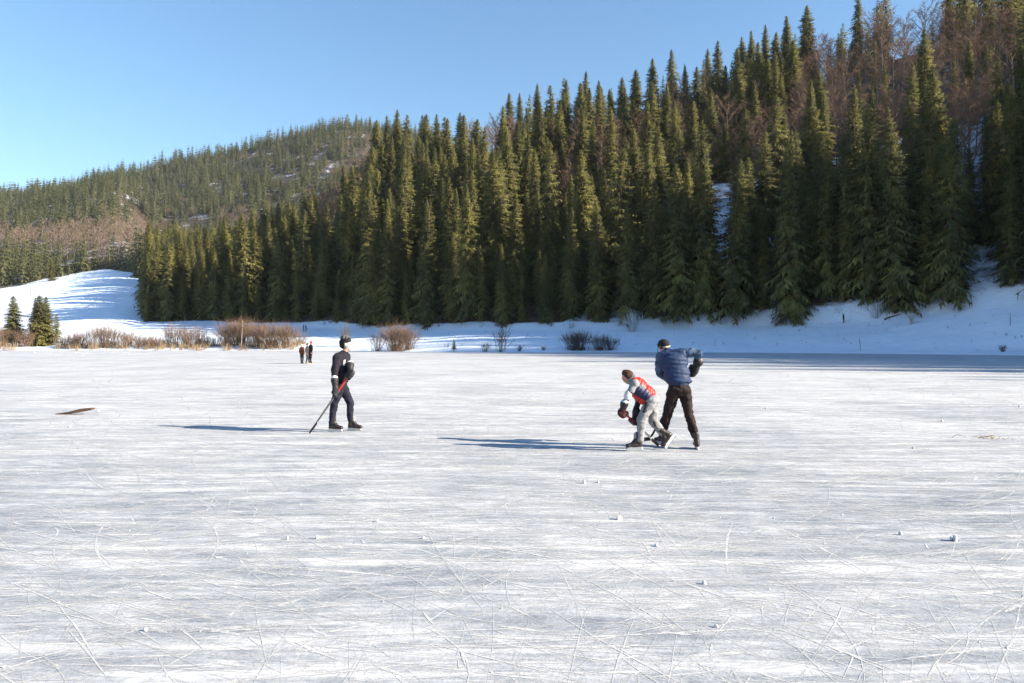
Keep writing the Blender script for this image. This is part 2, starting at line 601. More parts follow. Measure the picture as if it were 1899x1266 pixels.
def join(parts):
    V, F, o = [], [], 0
    for v, f in parts:
        V.append(v); F.append(f + o); o += len(v)
    return np.concatenate(V), np.concatenate(F)


def bare_arrays(rs, H=20.0, spread=5.0, n1=11, n2=7, n3=9, tw=0.05, rootsplit=0.28):
    """leafless broadleaf: returns trunk arrays and crown (limbs and twigs) arrays"""
    lean = rs.uniform(-.05, .05, 2)
    tp = [np.array([lean[0] * z, lean[1] * z, z]) + np.append(rs.uniform(-.12, .12, 2) * (z > 0), 0) for z in np.linspace(0, H * 0.8, 6)]
    trunk = tube_arrays(tp, np.linspace(H * 0.011, H * 0.003, 6), 6)
    parts, V, F = [], [], []

    def ribbon(a, b, w):
        d = b - a; u = np.cross(d, rs.normal(size=3)); u = u / (np.linalg.norm(u) + 1e-9) * w
        n = len(V); V.extend((a - u, a + u, b)); F.append((n, n + 1, n + 2))
    for i in range(n1):
        q = rootsplit + (0.95 - rootsplit) * (i + rs.uniform(-.3, .3)) / n1
        z = H * 0.8 * min(q * 1.05, 0.98)
        st = np.array([lean[0] * z, lean[1] * z, z])
        az = i * 2.4 + rs.uniform(-.4, .4)
        L = spread * (1.15 - 0.65 * q) * rs.uniform(.8, 1.2)
        up = 0.7 + 0.9 * q
        d = np.array([math.cos(az), math.sin(az), up]); d /= np.linalg.norm(d)
        P = [st + d * L * 1.35 * s + np.array([0, 0, L * 0.25 * s * s]) for s in (0, .35, .7, 1)]
        parts.append(tube_arrays(P, [H * .0045, H * .0035, H * .0022, H * .001], 4))
        for j in range(n2):
            s = 0.25 + 0.75 * (j + rs.random()) / n2
            p = P[0] + (P[3] - P[0]) * s
            az2 = az + rs.normal() * 1.1
            d2 = np.array([math.cos(az2), math.sin(az2), rs.uniform(.3, 1.5)]); d2 /= np.linalg.norm(d2)
            e = p + d2 * L * rs.uniform(.35, .65) * (1.1 - 0.4 * s)
            ribbon(p, e, tw * 1.1)
            for k in range(n3):
                s2 = rs.uniform(.15, 1)
                p2 = p + (e - p) * s2
                d3 = d2 + rs.normal(size=3) * 0.75; d3[2] += 0.3; d3 /= np.linalg.norm(d3)
                ribbon(p2, p2 + d3 * rs.uniform(.6, 1.7) * H / 20, tw * 0.8)
    parts.append((np.array(V), np.array(F)))
    return trunk, join(parts)


def shrub_arrays(rs, h=3.0, w=2.0, n=140, tw=0.022, twigs=6, lean=0.75):
    V, F = [], []

    def rib(a, b, w0, w1):
        d = b - a; u = np.cross(d, rs.normal(size=3)); u = u / (np.linalg.norm(u) + 1e-9)
        m = len(V); V.extend((a - u * w0, a + u * w0, b + u * w1, b - u * w1)); F.append((m, m + 1, m + 2)); F.append((m, m + 2, m + 3))
    for i in range(n):
        r0 = abs(rs.normal()) * w * 0.28; a0 = rs.uniform(0, 6.28)
        b = np.array([math.cos(a0) * r0, math.sin(a0) * r0, -0.1])
        out = rs.uniform(0, lean) * w
        a1 = a0 + rs.normal() * 0.6
        t_ = b + np.array([math.cos(a1) * out, math.sin(a1) * out, h * rs.uniform(.5, 1.05) * (1 - 0.25 * (out / w) ** 2)])
        m_ = b * 0.55 + t_ * 0.45 + np.array([0, 0, h * 0.12])
        rib(b, m_, tw, tw * .8); rib(m_, t_, tw * .8, tw * .3)
        for k in range(twigs):
            s = rs.uniform(.1, 1)
            p = m_ + (t_ - m_) * s
            d = (t_ - m_); d = d / (np.linalg.norm(d) + 1e-9) + rs.normal(size=3) * 0.45
            rib(p, p + d * h * rs.uniform(.12, .3), tw * .5, tw * .15)
    return np.array(V), np.array(F)


rs = np.random.default_rng(5)
SPRUCE = []
spec = [dict(H=30, Rm=4.8, sparse=0.08, power=0.62), dict(H=30, Rm=4.2, sparse=0.12, power=0.66), dict(H=30, Rm=5.4, sparse=0.06, power=0.60), dict(H=30, Rm=4.7, sparse=0.14, base=0.07, power=0.64),
        dict(H=30, Rm=3.9, sparse=0.18, base=0.05, power=0.56), dict(H=30, Rm=5.1, sparse=0.08, power=0.70), dict(H=30, Rm=4.4, sparse=0.50, base=0.22, power=0.55, nwh=60)]
for k, sp in enumerate(spec):
    v, f, nn = spruce_arrays(rs, **sp)
    cme = mesh_np('spruce_crown', v, f, [M_NEEDLE], True, None, nn)
    tv, tf = tube_arrays([(0, 0, -1.5), (0, 0, 4), (0.05, 0, 15), (0, 0, 29)], [.42, .34, .2, .03], 7)
    SPRUCE.append((cme, mesh_np('spruce_trunk', tv, tf, [M_BARK], True), sp['Rm'], sp))
MED = [spruce_arrays(rs, H=30, Rm=Rm, nwh=30, nbr=5, K=3, sparse=s_, power=p_, hang=1.2, nh=1) for Rm, s_, p_ in ((5.3, .02, .62), (4.7, .05, .68), (5.9, .03, .58), (5.0, .1, .62))]
LOW = [spruce_arrays(rs, H=18, Rm=Rm, nwh=10, nbr=6, K=2, sparse=0.0, power=p_, hang=1.9, base=0.06, nh=1) for Rm, p_ in ((4.2, .72), (3.6, .8), (4.8, .62))]
BEECH = []
for k in range(5):
    tr, cr = bare_arrays(rs, 20, 4.4 + 0.35 * k, 14, 9, 15, 0.03)
    BEECH.append((mesh_np('beech_crown', *cr, [M_TWIG]), mesh_np('beech_trunk', *tr, [M_BEECH], True)))
BEECH_LOW = [join(bare_arrays(rs, 18, 4.6, 7, 4, 7, 0.13)) for _ in range(3)]


def scatter_mesh(name, items, arrays, mats, mat=None):
    """items: (x,y,z,scale,rot,variant) joined into one mesh"""
    Vs, Fs, Ns, o = [], [], [], 0
    for x, y, z, s, a, k in items:
        arr = arrays[k % len(arrays)]
        w = rot_z(arr[0] * s, a) + np.array([x, y, z])
        Vs.append(w); Fs.append(arr[1] + o); o += len(w)
        if len(arr) > 2: Ns.append(rot_z(arr[2], a))
    return link(name, mesh_np(name, np.concatenate(Vs), np.concatenate(Fs), mats, bool(Ns), None, np.concatenate(Ns) if Ns else None))


# ------------------------------------------------------------------ near forest: where every tree stands
TH_L, TH_R = th_px(272), R(94.5)
spots = []   # dict(kind,x,y,z,H,...)


def add_spot(kind, x, y, H, **kw):
    spots.append(dict(kind=kind, x=x, y=y, z=ground(x, y) - 0.3, H=H, **kw))


def in_gap(x, y):
    """clearings where the snow of the slope shows between trunks"""
    if y <= 0: return False
    u, v = px(x, y, ground(x, y))
    return (1312 < u < 1356 and 380 < v < 545) or (1776 < u < 1826 and 470 < v < 560) or (1532 < u < 1598 and 560 < v < 606)


def beechness(x, y):
    """clumps of leafless beeches among the spruces"""
    n = noise.noise((x * 0.022, y * 0.022, 7.7)) * 0.5 + noise.noise((x * 0.06, y * 0.06, 1.1)) * 0.25
    u, v = px(x, y, ground(x, y)) if y > 10 else (3000, 0)
    for cu, cv, wu, wv, g in ((1530, 265, 75, 105, .95), (1690, 180, 60, 110, .9), (860, 300, 110, 45, .75), (615, 400, 60, 65, .9), (1330, 335, 60, 70, .6), (1785, 330, 60, 120, .6),
                              (1120, 335, 75, 75, .6), (1450, 340, 45, 70, .6), (650, 340, 80, 60, .55), (1000, 330, 80, 50, .5), (1230, 250, 60, 40, .4)):
        n += g * math.exp(-((u - cu) / wu) ** 2 - ((v - cv) / wv) ** 2)
    return n


# front edge, placed close together
th = TH_L
while th < R(94.5):
    rF = ctrl(th, 2)
    r = rF + rng.uniform(-1.5, 3.0)
    x, y = r * math.sin(th), r * math.cos(th)
    if not in_gap(x, y):
        u_ = px(x, y, 0)[0] if y > 5 else 3000
        if rng.random() < .10 and 1120 < u_ < 1560: add_spot('beech', x, y, rng.uniform(12, 19), row='front')
        else: add_spot('spruce', x, y, (rng.uniform(24, 37) if u_ > 1060 else rng.uniform(23, 31) * float(np.interp(u_, [270, 640], [.82, 1]))) * (1 if rng.random() > .25 else rng.uniform(.45, .8)), row='front')
    th += (rng.uniform(2.8, 4.6) if th > th_px(1480) else rng.uniform(3.4, 6.4)) / rF
sp_ = 6.1
for gx in np.arange(-240, 340, sp_):
    for gy in np.arange(-5, 480, sp_):
        x = gx + rng.uniform(-.42, .42) * sp_; y = gy + rng.uniform(-.42, .42) * sp_
        th = math.atan2(x, y)
        if th < TH_L or th > TH_R: continue
        r = math.hypot(x, y)
        rF, rR = ctrl(th, 2), ctrl(th, 4)
        if r < rF + 4.5 or r > rR + 32: continue
        if in_gap(x, y): continue
        q = (r - rF) / (rR - rF)
        off = th > th_px(1990)
        if off and rng.random() < 0.35: continue
        uu = px(x, y, 0)[0] if y > 5 else 3000
        if r - rF > 25 and uu > 330 and rng.random() < 0.24: continue
        if uu < 430 and rng.random() < .7:
            ex, ey = x + rng.uniform(2, 3.5), y + rng.uniform(-3, 3)
            if math.atan2(ex, ey) > TH_L: add_spot('spruce', ex, ey, rng.uniform(20, 28), row='slope')
        b = beechness(x, y)
        if not off and q > 0.14 and b > 0.42:
            add_spot('beech', x, y, rng.uniform(15, 23), row='slope')
        elif not off and q > 0.3 and rng.random() < (0.62 if x > 0.03 * y and q < 0.85 else 0.17):
            add_spot('beech', x, y, rng.uniform(13, 20), row='slope')
        else:
            H = rng.uniform(22, 37) * (1 - 0.12 * min(q, 1)) * (1 if rng.random() > .35 else rng.uniform(0.4, 0.8))
            add_spot('spruce', x, y, H * float(np.interp(uu, [270, 640], [.82, 1])), row='slope' if q < 0.88 else 'ridge')

# which spruces show: paint far to near into a small buffer
BW, BH = 950, 633
buf = np.full((BH, BW), -1, dtype=np.int32)
order = sorted(range(len(spots)), key=lambda i: -spots[i]['y'])
for i in order:
    s = spots[i]
    if s['y'] < 40: continue
    u, v = px(s['x'], s['y'], s['z']); ut, vt = px(s['x'], s['y'], s['z'] + s['H'])
    if u < -80 or u > 1980: continue
    hw = (0.14 if s['kind'] == 'spruce' else 0.22) * s['H'] / s['y'] * F_PX
    for yy in range(max(0, int(vt / 2)), min(BH, int(v / 2))):
        f = (yy * 2 - vt) / max(v - vt, 1)
        h = hw * f if s['kind'] == 'spruce' else hw * (1 if f < .6 else 0.2)
        a, b = int((u - h) / 2), int((u + h) / 2) + 1
        if b > 0 and a < BW: buf[yy, max(a, 0):min(b, BW)] = i
ids, cnt = np.unique(buf[buf >= 0], return_counts=True)
vis = dict(zip(ids.tolist(), cnt.tolist()))
for i, s in enumerate(spots):
    s['vis'] = vis.get(i, 0)
    if s['y'] > 10:
        s['u'], s['v'] = px(s['x'], s['y'], s['z']); s['ut'], s['vt'] = px(s['x'], s['y'], s['z'] + s['H'])
    else:
        s['u'] = 9999; s['vt'] = 0
sky_line = [min([yy for yy in range(BH) if buf[yy, xx] >= 0] or [BH]) for xx in range(BW)]
for s in spots:
    k = int(s['u'] / 2)
    s['sky'] = bool(0 <= k < BW and s['vt'] >= -5 and s['vt'] / 2 <= sky_line[k] + 4)
spr = sorted([s for s in spots if s['kind'] == 'spruce'], key=lambda s: -s['vis'])
single = [s for s in spr[:285] if s['vis'] > 0]
rest = spr[len(single):]
bee = sorted([s for s in spots if s['kind'] == 'beech' and s['vis'] > 0], key=lambda s: -s['vis'])[:160]

ONES = 'first second third fourth fifth sixth seventh eighth ninth tenth eleventh twelfth thirteenth fourteenth fifteenth sixteenth seventeenth eighteenth nineteenth'.split()
ORD = ONES + [x for t_, tt in (('twenty', 'twentieth'), ('thirty', 'thirtieth'), ('forty', 'fortieth'), ('fifty', 'fiftieth')) for x in [tt] + [f'{t_}-{o}' for o in ONES[:9]]]
SECTORS = [(480, 'by the sunny snow slope'), (720, 'behind the lone skater'), (1010, 'above the shaded meadow shrubs'), (1330, 'behind the stooping player'), (1640, 'above the lone walker'), (1e9, 'over the right-hand snowbank')]


def sector(u):
    for lim, n in SECTORS:
        if u < lim: return n


def label_trees(lst, noun, grp):
    bins = {}
    for s in lst:
        row = 'sky' if s['sky'] else 'front' if s['row'] == 'front' else 'high on' if s['v'] < 400 else 'halfway up' if s['v'] < 500 else 'low on'
        bins.setdefault((row, sector(s['u'])), []).append(s)
    for (row, sec), L in bins.items():
        L.sort(key=lambda s: s['u'])
        for i, s in enumerate(L):
            if row == 'front': where = 'on forest edge'
            elif row == 'sky': where = 'against the sky'
            else: where = f'{row} wooded slope'
            s['label'] = f'{noun} {where} {sec}, {ORD[i]} from the left there'
            s['group'] = f'{grp} {sec}' if row != 'sky' else f'{grp} against the sky'


label_trees(single, 'spruce', 'spruces')
label_trees(bee, 'bare beech', 'bare beeches')


def place_tree(s, name, cat, meshes, ref, names):
    e = empty(name, (s['x'], s['y'], s['z']), rng.uniform(0, 6.28))
    k = s['H'] / ref
    wob = rng.uniform(.95, 1.3) if s.get('sky') else rng.uniform(.9, 1.2)
    e.scale = (k * wob, k * wob, k)
    e.rotation_euler = (rng.normal() * 0.018, rng.normal() * 0.018, rng.uniform(0, 6.28))
    tag(e, s['label'], cat, s['group'])
    link(names[0], meshes[1], e)
    link(names[1], meshes[0], e)
    return e


for s in single:
    k = int(rng.integers(0, 6)) if s['row'] == 'front' or rng.random() > .12 else 6
    place_tree(s, 'spruce_tree', 'tree', SPRUCE[k], 30.0, ('trunk', 'crown'))
for s in bee:
    k = int(rng.integers(0, 5))
    place_tree(s, 'beech_tree', 'tree', BEECH[k], 20.0, ('trunk', 'crown'))
wood = scatter_mesh('spruce_forest', [(s['x'], s['y'], s['z'], s['H'] / 30, rng.uniform(0, 6.28), int(rng.integers(0, 4))) for s in rest], MED, [M_NEEDLE])
tag(wood, 'dense dark spruce forest filling the hillside behind the nearer trees', 'forest', kind='stuff')

# ------------------------------------------------------------------ far hill: one wood of spruces and one of leafless beeches
far_s, far_b = [], []
n_far = 0
th0, th1 = th_px(-120), th_px(830)
while n_far < 7200:
    th = rng.uniform(th0, th1)
    r0 = ctrl(th, 3) if th < th_px(262) else ctrl(th, 5) + 20
    r1 = ctrl(th, 8) + 25
    r = math.sqrt(rng.uniform(r0 * r0, r1 * r1))
    n_far += 1
    x, y = r * math.sin(th), r * math.cos(th)
    z = ground(x, y)
    u, v = px(x, y, z)
    b = noise.noise((x * .006, y * .006, 2.2)) * 0.5 + noise.noise((x * .02, y * .02, 5.2)) * .3
    b += 0.95 * math.exp(-((u - 220) / 120) ** 2 - ((v - 462) / 34) ** 2) + 0.9 * math.exp(-((u - 40) / 70) ** 2 - ((v - 452) / 20) ** 2)
    b += 0.9 * math.exp(-((u - 450) / 60) ** 2 - ((v - 425) / 24) ** 2) + 0.5 * math.exp(-((u - 680) / 50) ** 2 - ((v - 270) / 30) ** 2)
    gapn = noise.noise((x * .012, y * .012, 9.2)); clump = noise.noise((x * .03, y * .03, 4.2))
    if clump < -0.28 and rng.random() < .75: continue
    if (460 < u < 600 and 280 < v < 345 and gapn > 0.12) or (295 < u < 375 and 412 < v < 432): continue
    if b > 0.40 + rng.normal() * .12:
        far_b.append((x, y, z - .5, rng.uniform(.75, 1.15), rng.uniform(0, 6.28), int(rng.integers(0, 3))))
    else:
        far_s.append((x, y, z - .5, rng.uniform(.55, 1.2) * (1.45 if rng.random() < .3 else 1), rng.uniform(0, 6.28), int(rng.integers(0, 3))))
# denser edge above the sunny meadow
for th in np.arange(th_px(-120), th_px(262), 0.006):
    r = ctrl(th, 3) + rng.uniform(0, 10)
    x, y = r * math.sin(th), r * math.cos(th)
    far_s.append((x, y, ground(x, y) - .5, rng.uniform(.6, 1.1), rng.uniform(0, 6.28), int(rng.integers(0, 3))))
tag(scatter_mesh('distant_forest', far_s, LOW, [M_NEEDLE_FAR]), 'distant spruce forest covering the far hill up to its ridge', 'forest', kind='stuff')
tag(scatter_mesh('distant_beech_wood', far_b, BEECH_LOW, [M_TWIG_FAR]), 'reddish leafless beech wood in bands across the far hill', 'forest', kind='stuff')

# ------------------------------------------------------------------ thin cold haze over the valley
hz = bmesh.new()
bmesh.ops.create_cube(hz, size=1.0)
hme = bpy.data.meshes.new('haze'); hz.to_mesh(hme); hz.free()
haze = link('haze', hme)
haze.scale = (3700, 3700, 480)
haze.location = (0, 0, 230)
t = NT('haze_air')
pv = t.n('ShaderNodeVolumePrincipled')
pv.inputs['Color'].default_value = (0.80, 0.90, 1.0, 1)
pv.inputs['Density'].default_value = 0.000035
t.l(pv.outputs[0], t.out.inputs['Volume'])
hme.materials.append(t.m)
tag(haze, 'thin pale blue haze lying over the valley and far hill', 'haze', kind='stuff')

# ------------------------------------------------------------------ skate scratches: thin scraped ribbons lying on the ice
def skate_marks():
    r = np.random.default_rng(77)
    V, F = [], []
    n_marks = 17000
    mi = []
    for i in range(n_marks):
        Y = 2.6 * math.exp(r.uniform(0, 1) ** 0.62 * math.log(90 / 2.6))
        X = r.uniform(-0.95, 0.95) * Y * 0.85
        hvy = r.random()
        if hvy > .985: L, w = r.uniform(1, 3) * (0.5 + Y / 20), r.uniform(.010, .022)
        elif hvy > .3: L, w = r.uniform(.4, 2.6) * (0.5 + Y / 20), r.uniform(.003, .009)
        else: L, w = r.uniform(.1, .5) * (0.6 + Y / 20), r.uniform(.006, .02)
        w *= 0.7 + Y / 13
        a = r.uniform(0, 6.283) if r.random() < .5 else r.normal() * .5 + (0 if r.random() < .5 else 3.14)
        w *= 1 + 2.2 * abs(math.cos(a)) ** 2 * r.random()
        curv = r.normal() * 0.16 if r.random() < .85 or L > 1.6 else r.normal() * 0.9
        n = 16 if L > 2.5 else 10 if L > .6 else 6
        z = 0.0012 + 0.0016 * i / n_marks
        x, y = X, Y
        b = len(V)
        faint = 0 if r.random() < .45 else 1
        for k in range(n):
            q = k / (n - 1)
            ww = w * (math.sin(math.pi * (0.04 + 0.92 * q)) ** 0.7) * r.uniform(.4, 1.25)
            nx, ny = -math.sin(a), math.cos(a)
            V.append((x + nx * ww / 2, y + ny * ww / 2, z)); V.append((x - nx * ww / 2, y - ny * ww / 2, z))
            st = L / (n - 1)
            x += math.cos(a) * st; y += math.sin(a) * st
            a += curv * st / max(1, L / 3) + r.normal() * .02
            if k and (faint == 0 or r.random() > .12):
                F.append((b + 2 * k - 2, b + 2 * k - 1, b + 2 * k + 1, b + 2 * k)); mi.append(faint)
    o = link('skate_marks', mesh_np('skate_marks', V, F, [M_MARK, M_MARK_FAINT], False, mi))
    tag(o, 'fine white skate scratches scraped all over the lake ice', 'scratches', kind='stuff')


skate_marks()


def at(xp, yp, z=0.0):
    """the point of the scene that the photograph shows at this pixel at height z"""
    Y = (CAM_H - z) * F_PX / (yp - HORIZON)
    return Vector(((xp - 949.5) / F_PX * Y, Y, z))


def at_Y(xp, Y):
    x = (xp - 949.5) / F_PX * Y
    return Vector((x, Y, ground(x, Y)))


# ------------------------------------------------------------------ lumps of broken ice
def chunk_mesh(seed, sx, sy, sz, cut=0.25):
    bm = bmesh.new()
    bmesh.ops.create_cube(bm, size=1.0)
    bmesh.ops.subdivide_edges(bm, edges=bm.edges[:], cuts=2, use_grid_fill=True)
    rr = random.Random(seed)
    rnd = 0.0 if seed in (0, 1) else rr.uniform(.35, .8)
    for v in bm.verts: v.co = v.co.lerp(v.co.normalized() * .56, rnd)
    for v in bm.verts:
        v.co += Vector((rr.uniform(-1, 1), rr.uniform(-1, 1), rr.uniform(-1, 1))) * 0.09
        v.co.x *= sx * (1 - cut * (v.co.z + .5)); v.co.y *= sy * (1 - cut * (v.co.z + .5)); v.co.z = (v.co.z + 0.47) * sz
    me = bpy.data.meshes.new('ice_lump'); bm.to_mesh(me); bm.free()
    if seed > 1: me.polygons.foreach_set('use_smooth', [True] * len(me.polygons))
    me.materials.append(M_CHUNK)
    return me


CHUNKS = [(1148, 963, .058, .045, 'square white ice lump lying below the stooping player'), (1772, 1003, .05, .06, 'taller of two ice lumps side by side at the lower right'),
          (1763, 1002, .028, .045, 'smaller of two ice lumps side by side at the lower right'), (1083, 896, .045, .05, 'pointed ice lump below the stooping player, left of a flat one'),
          (1109, 895, .04, .03, 'flat ice lump lying just right of the pointed one'), (588, 999, .03, .045, 'right one of two small ice lumps on the lower left ice'),
          (533, 1000, .03, .035, 'left one of two small ice lumps on the lower left ice'), (1217, 1013, .04, .025, 'low ice lump right of the square white lump'),
          (1306, 1083, .035, .03, 'small ice lump at the lower centre right of the ice'), (1669, 991, .04, .035, 'round ice lump left of the two lumps standing side by side'),
          (1420, 758, .06, .05, 'ice lump behind the standing player on bright ice'), (1747, 782, .07, .05, 'ice lump lying left of the dead straw on the ice'),
          (1890, 755, .07, .06, 'ice lump at the far right edge of the sunlit ice'), (700, 968, .035, .03, 'tiny ice lump below and right of the walking skater'),
          (785, 999, .03, .03, 'tiny ice lump in the middle of the lower left ice'), (270, 1170, .03, .025, 'small ice lump near the bottom left corner'),
          (1328, 1163, .035, .02, 'long thin ice lump near the bottom centre'), (130, 792, .08, .035, 'ice lump in front of the brown plank'), (183, 763, .10, .05, 'ice lump at the right end of the brown plank'),
          (1693, 832, .05, .04, 'ice lump below the dead straw patch')]
for i, (cx, cy, s_, h_, lab) in enumerate(CHUNKS):
    p = at(cx, cy)
    k_ = 0.85
    o = link('ice_lump', chunk_mesh(i, s_ * k_, s_ * .8 * k_, h_ * k_), None, p)
    o.rotation_euler = (0, 0, rng.uniform(0, 6.28))
    tag(o, lab, 'ice lump', 'lumps of broken ice on the lake')
rr = np.random.default_rng(3)
cv, cf, off_ = [], [], 0
base_t = np.array([(1, 0, 0), (-.5, .87, 0), (-.5, -.87, 0), (0, 0, .9), (.5, .4, .55)]); tf_ = np.array([(0, 1, 4), (1, 3, 4), (0, 4, 3), (1, 2, 3), (2, 0, 3)])
for i in range(380):
    Y = 2.8 * math.exp(rr.uniform(0, math.log(130 / 2.8)))
    X = rr.uniform(-.8, .8) * Y
    if i < 90:                                          # line of broken bits near the far left shore
        Y = rr.uniform(92, 128); X = rr.uniform(-.72, -.38) * Y
    sc_ = rr.uniform(.004, .011) * (0.7 + Y / 22) * (1.6 if i < 90 else 1)
    cv.append(rot_z(base_t * sc_ * rr.uniform(.6, 1.4, 3), rr.uniform(0, 6.28)) + np.array([X, Y, 0.002])); cf.append(tf_ + off_); off_ += 5
tag(link('ice_crumbs', mesh_np('ice_crumbs', np.concatenate(cv), np.concatenate(cf), [M_CHUNK])), 'tiny white ice crumbs strewn over the lake', 'ice crumbs', kind='stuff')

# ------------------------------------------------------------------ plank frozen into the ice, dead straw
pl = at(142, 768)
bm = bmesh.new()
prof = [(-.46, -.015, .035), (-.2, .0, .06), (.1, .05, .085), (.4, .105, .06)]
prev = None
for x_, z_, t_ in prof:
    ring = [bm.verts.new((x_, y_, z_ + dz)) for y_, dz in ((-.09, 0), (.09, .01), (.08, t_ * .8), (-.02, t_), (-.08, t_ * .7))]
    if prev:
        for k in range(5): bm.faces.new((prev[k], prev[(k + 1) % 5], ring[(k + 1) % 5], ring[k]))
    else: bm.faces.new(ring[::-1])
    prev = ring
bm.faces.new(prev)
me = bpy.data.meshes.new('plank'); bm.to_mesh(me); bm.free(); me.materials.append(M_WOOD)
tag(link('plank', me, None, pl), 'broken brown plank frozen into the ice at the left', 'plank')
crack = [at(-60, 782), at(20, 778), at(60, 779), at(98, 775), at(128, 774)]
cvv, cff = [], []
for k, p in enumerate(crack):
    w_ = .02 if k < 4 else .004
    cvv += [(p.x, p.y - w_, .0042), (p.x, p.y + w_, .0042)]
    if k: cff.append((2 * k - 2, 2 * k, 2 * k + 1, 2 * k - 1))
tag(link('ice_crack', mesh_np('ice_crack', cvv, cff, [mat_simple('dark_crack', (.10, .11, .12), .5)])), 'thin dark crack in the ice running left from the plank', 'crack')

st = empty('straw_heap', at(1840, 812))
tag(st, 'small heap of dead yellow straw frozen on the right-hand ice', 'straw')
sv, sf = shrub_arrays(np.random.default_rng(8), .13, .34, 150, .010, 2, 1.0)
link('straw', mesh_np('straw', sv, sf, [M_STRAW]), st)
twv = tube_arrays([(-.26, -.02, .01), (-.1, .0, .03), (.05, .02, .05)], [.005, .008, .003], 5)
link('twig', mesh_np('twig', *twv, [M_STAKE]), st)
twv = tube_arrays([(-.75, -.03, .005), (-.68, .0, .05), (-.62, .02, .06), (-.45, .02, .01)], [.004, .005, .004, .003], 5)
link('twig', mesh_np('twig', *twv, [M_STAKE]), st)


# ------------------------------------------------------------------ shore: spruces, shrubs, reeds, stakes, logs
def lone_spruce(xp, Y, H, k, lab, wide=1.0, grp=None):
    p = at_Y(xp, Y)
    e = empty('spruce_tree', (p.x, p.y, p.z - .1), rng.uniform(0, 6))
    e.scale = (H / 30 * wide, H / 30 * wide, H / 30)
    tag(e, lab, 'tree', grp)
    link('trunk', SPRUCE[k][1], e); link('crown', SPRUCE[k][0], e)


lone_spruce(25, 160, 10.2, 3, 'dark spruce above the brown scrub at the far left shore', 1.9, 'spruces on the left shore')
lone_spruce(74, 150, 10.4, 2, 'broad green spruce in front of the others on the left shore', 2.2, 'spruces on the left shore')
lone_spruce(86, 158, 10.2, 0, 'slender pointed spruce just behind the broad one on the left shore', 1.7, 'spruces on the left shore')
lone_spruce(66, 163, 9.8, 1, 'second slender spruce peeping over the left of the broad one', 1.2, 'spruces on the left shore')
lone_spruce(106, 158, 6.4, 6, 'small thin spruce right of the broad one on the left shore', 1.5, 'spruces on the left shore')
lone_spruce(842, 124, 2.1, 6, 'tiny snow-ringed spruce standing alone on the shaded shore', 1.9)
lone_spruce(831, 129, 0.8, 0, 'knee-high spruce seedling beside the tiny shore spruce', 1.4)
lone_spruce(96, 398, 12.5, 0, 'small lone spruce at the upper edge of the sunny snow slope', 1.5)


def shrub(xp, Y, h, w, n, m, lab, seed, twigs=6, lean=.75, name='bare_shrub', tw=.022, grp=None):
    p = at_Y(xp, Y)
    v, f = shrub_arrays(np.random.default_rng(seed), h, w, n, tw, twigs, lean)
    o = link(name, mesh_np(name, v, f, [m]), None, p)
    tag(o, lab, 'shrub', grp)
    return o


G1 = 'bare brown shrubs on the sunny left shore'
for xp, Y, h, w, n, lab in ((3, 149, 4.0, 3.2, 260, 'thick brown shrub at the left edge of the picture'), (28, 151, 3.6, 2.8, 220, 'brown shrub in front of the leftmost spruce'), (48, 147, 3.4, 1.9, 110, 'thin upright shrub left of the broad spruce'),
                            (423, 146, 4.6, 2.7, 300, 'left end of the reddish shrub thicket left of the far skaters'), (447, 147, 5.2, 2.9, 340, 'tallest reddish shrub in the thicket, by the pale birch'),
                            (476, 145, 4.8, 2.8, 300, 'dense brown shrub right of the pale birch'), (505, 144, 4.7, 2.8, 300, 'brown shrub in the right half of the thicket'),
                            (532, 144, 4.6, 2.6, 240, 'right end of the brown thicket next to the far skaters'), (560, 147, 2.6, 1.8, 80, 'sparse low shrub right behind the far skaters'),
                            (640, 143, 4.1, 1.5, 60, 'thin grey shrub behind the walking skater'), (735, 131, 4.9, 2.7, 380, 'rounded golden-brown shrub right of the walking skater'), (757, 132, 3.8, 2.1, 150, 'greyer shrub joined to the right of the golden-brown one'),
                            (700, 134, 3.6, 2.0, 80, 'sparse grey shrub left of the golden-brown one')):
    shrub(xp, Y, h * .95, w * 1.15, n, M_SHRUB if n > 100 else M_SHRUB_GREY, lab, int(xp * 7 + 3), grp=G1)
cnt_ = {}
G2 = 'low scrub along the left snowbank'
for xp in list(range(118, 408, 14)):
    h = rng.uniform(2.2, 3.6) * (1.25 if 150 < xp < 225 or 300 < xp < 380 else .9)
    where = ('right of the small thin spruce' if xp < 150 else 'below the shaded snow slope' if xp < 240 else 'in the middle of the snowbank' if xp < 320 else 'next to the reddish thicket')
    cnt_[where] = cnt_.get(where, 0) + 1
    shrub(xp + rng.uniform(-4, 4), 144 + rng.uniform(0, 3), h, 1.9, int(rng.uniform(60, 110)), M_SHRUB, f'low leafless scrub bush {where}, {ORD[cnt_[where] - 1]} from the left there', xp, 5, .8, 'scrub_bush', .026, G2)
tag(link('dry_reeds', mesh_np('dry_reeds', *join([(lambda vf, X, Y: (vf[0] + np.array([X, Y, ground(X, Y)]), vf[1]))(shrub_arrays(np.random.default_rng(900 + i), rng.uniform(.7, 1.7), 1.3, 26, .02, 1, .35), (xp - 949.5) / F_PX * Yr, Yr)
     for i, (xp, Yr) in enumerate([(rng.uniform(105, 560), rng.uniform(141.5, 149)) for _ in range(220)] + [(rng.uniform(-60, 30), rng.uniform(141.5, 148)) for _ in range(24)])]), [M_REED])),
    'strip of dry tan reeds and grass at the foot of the left snowbank', 'reeds', kind='stuff')
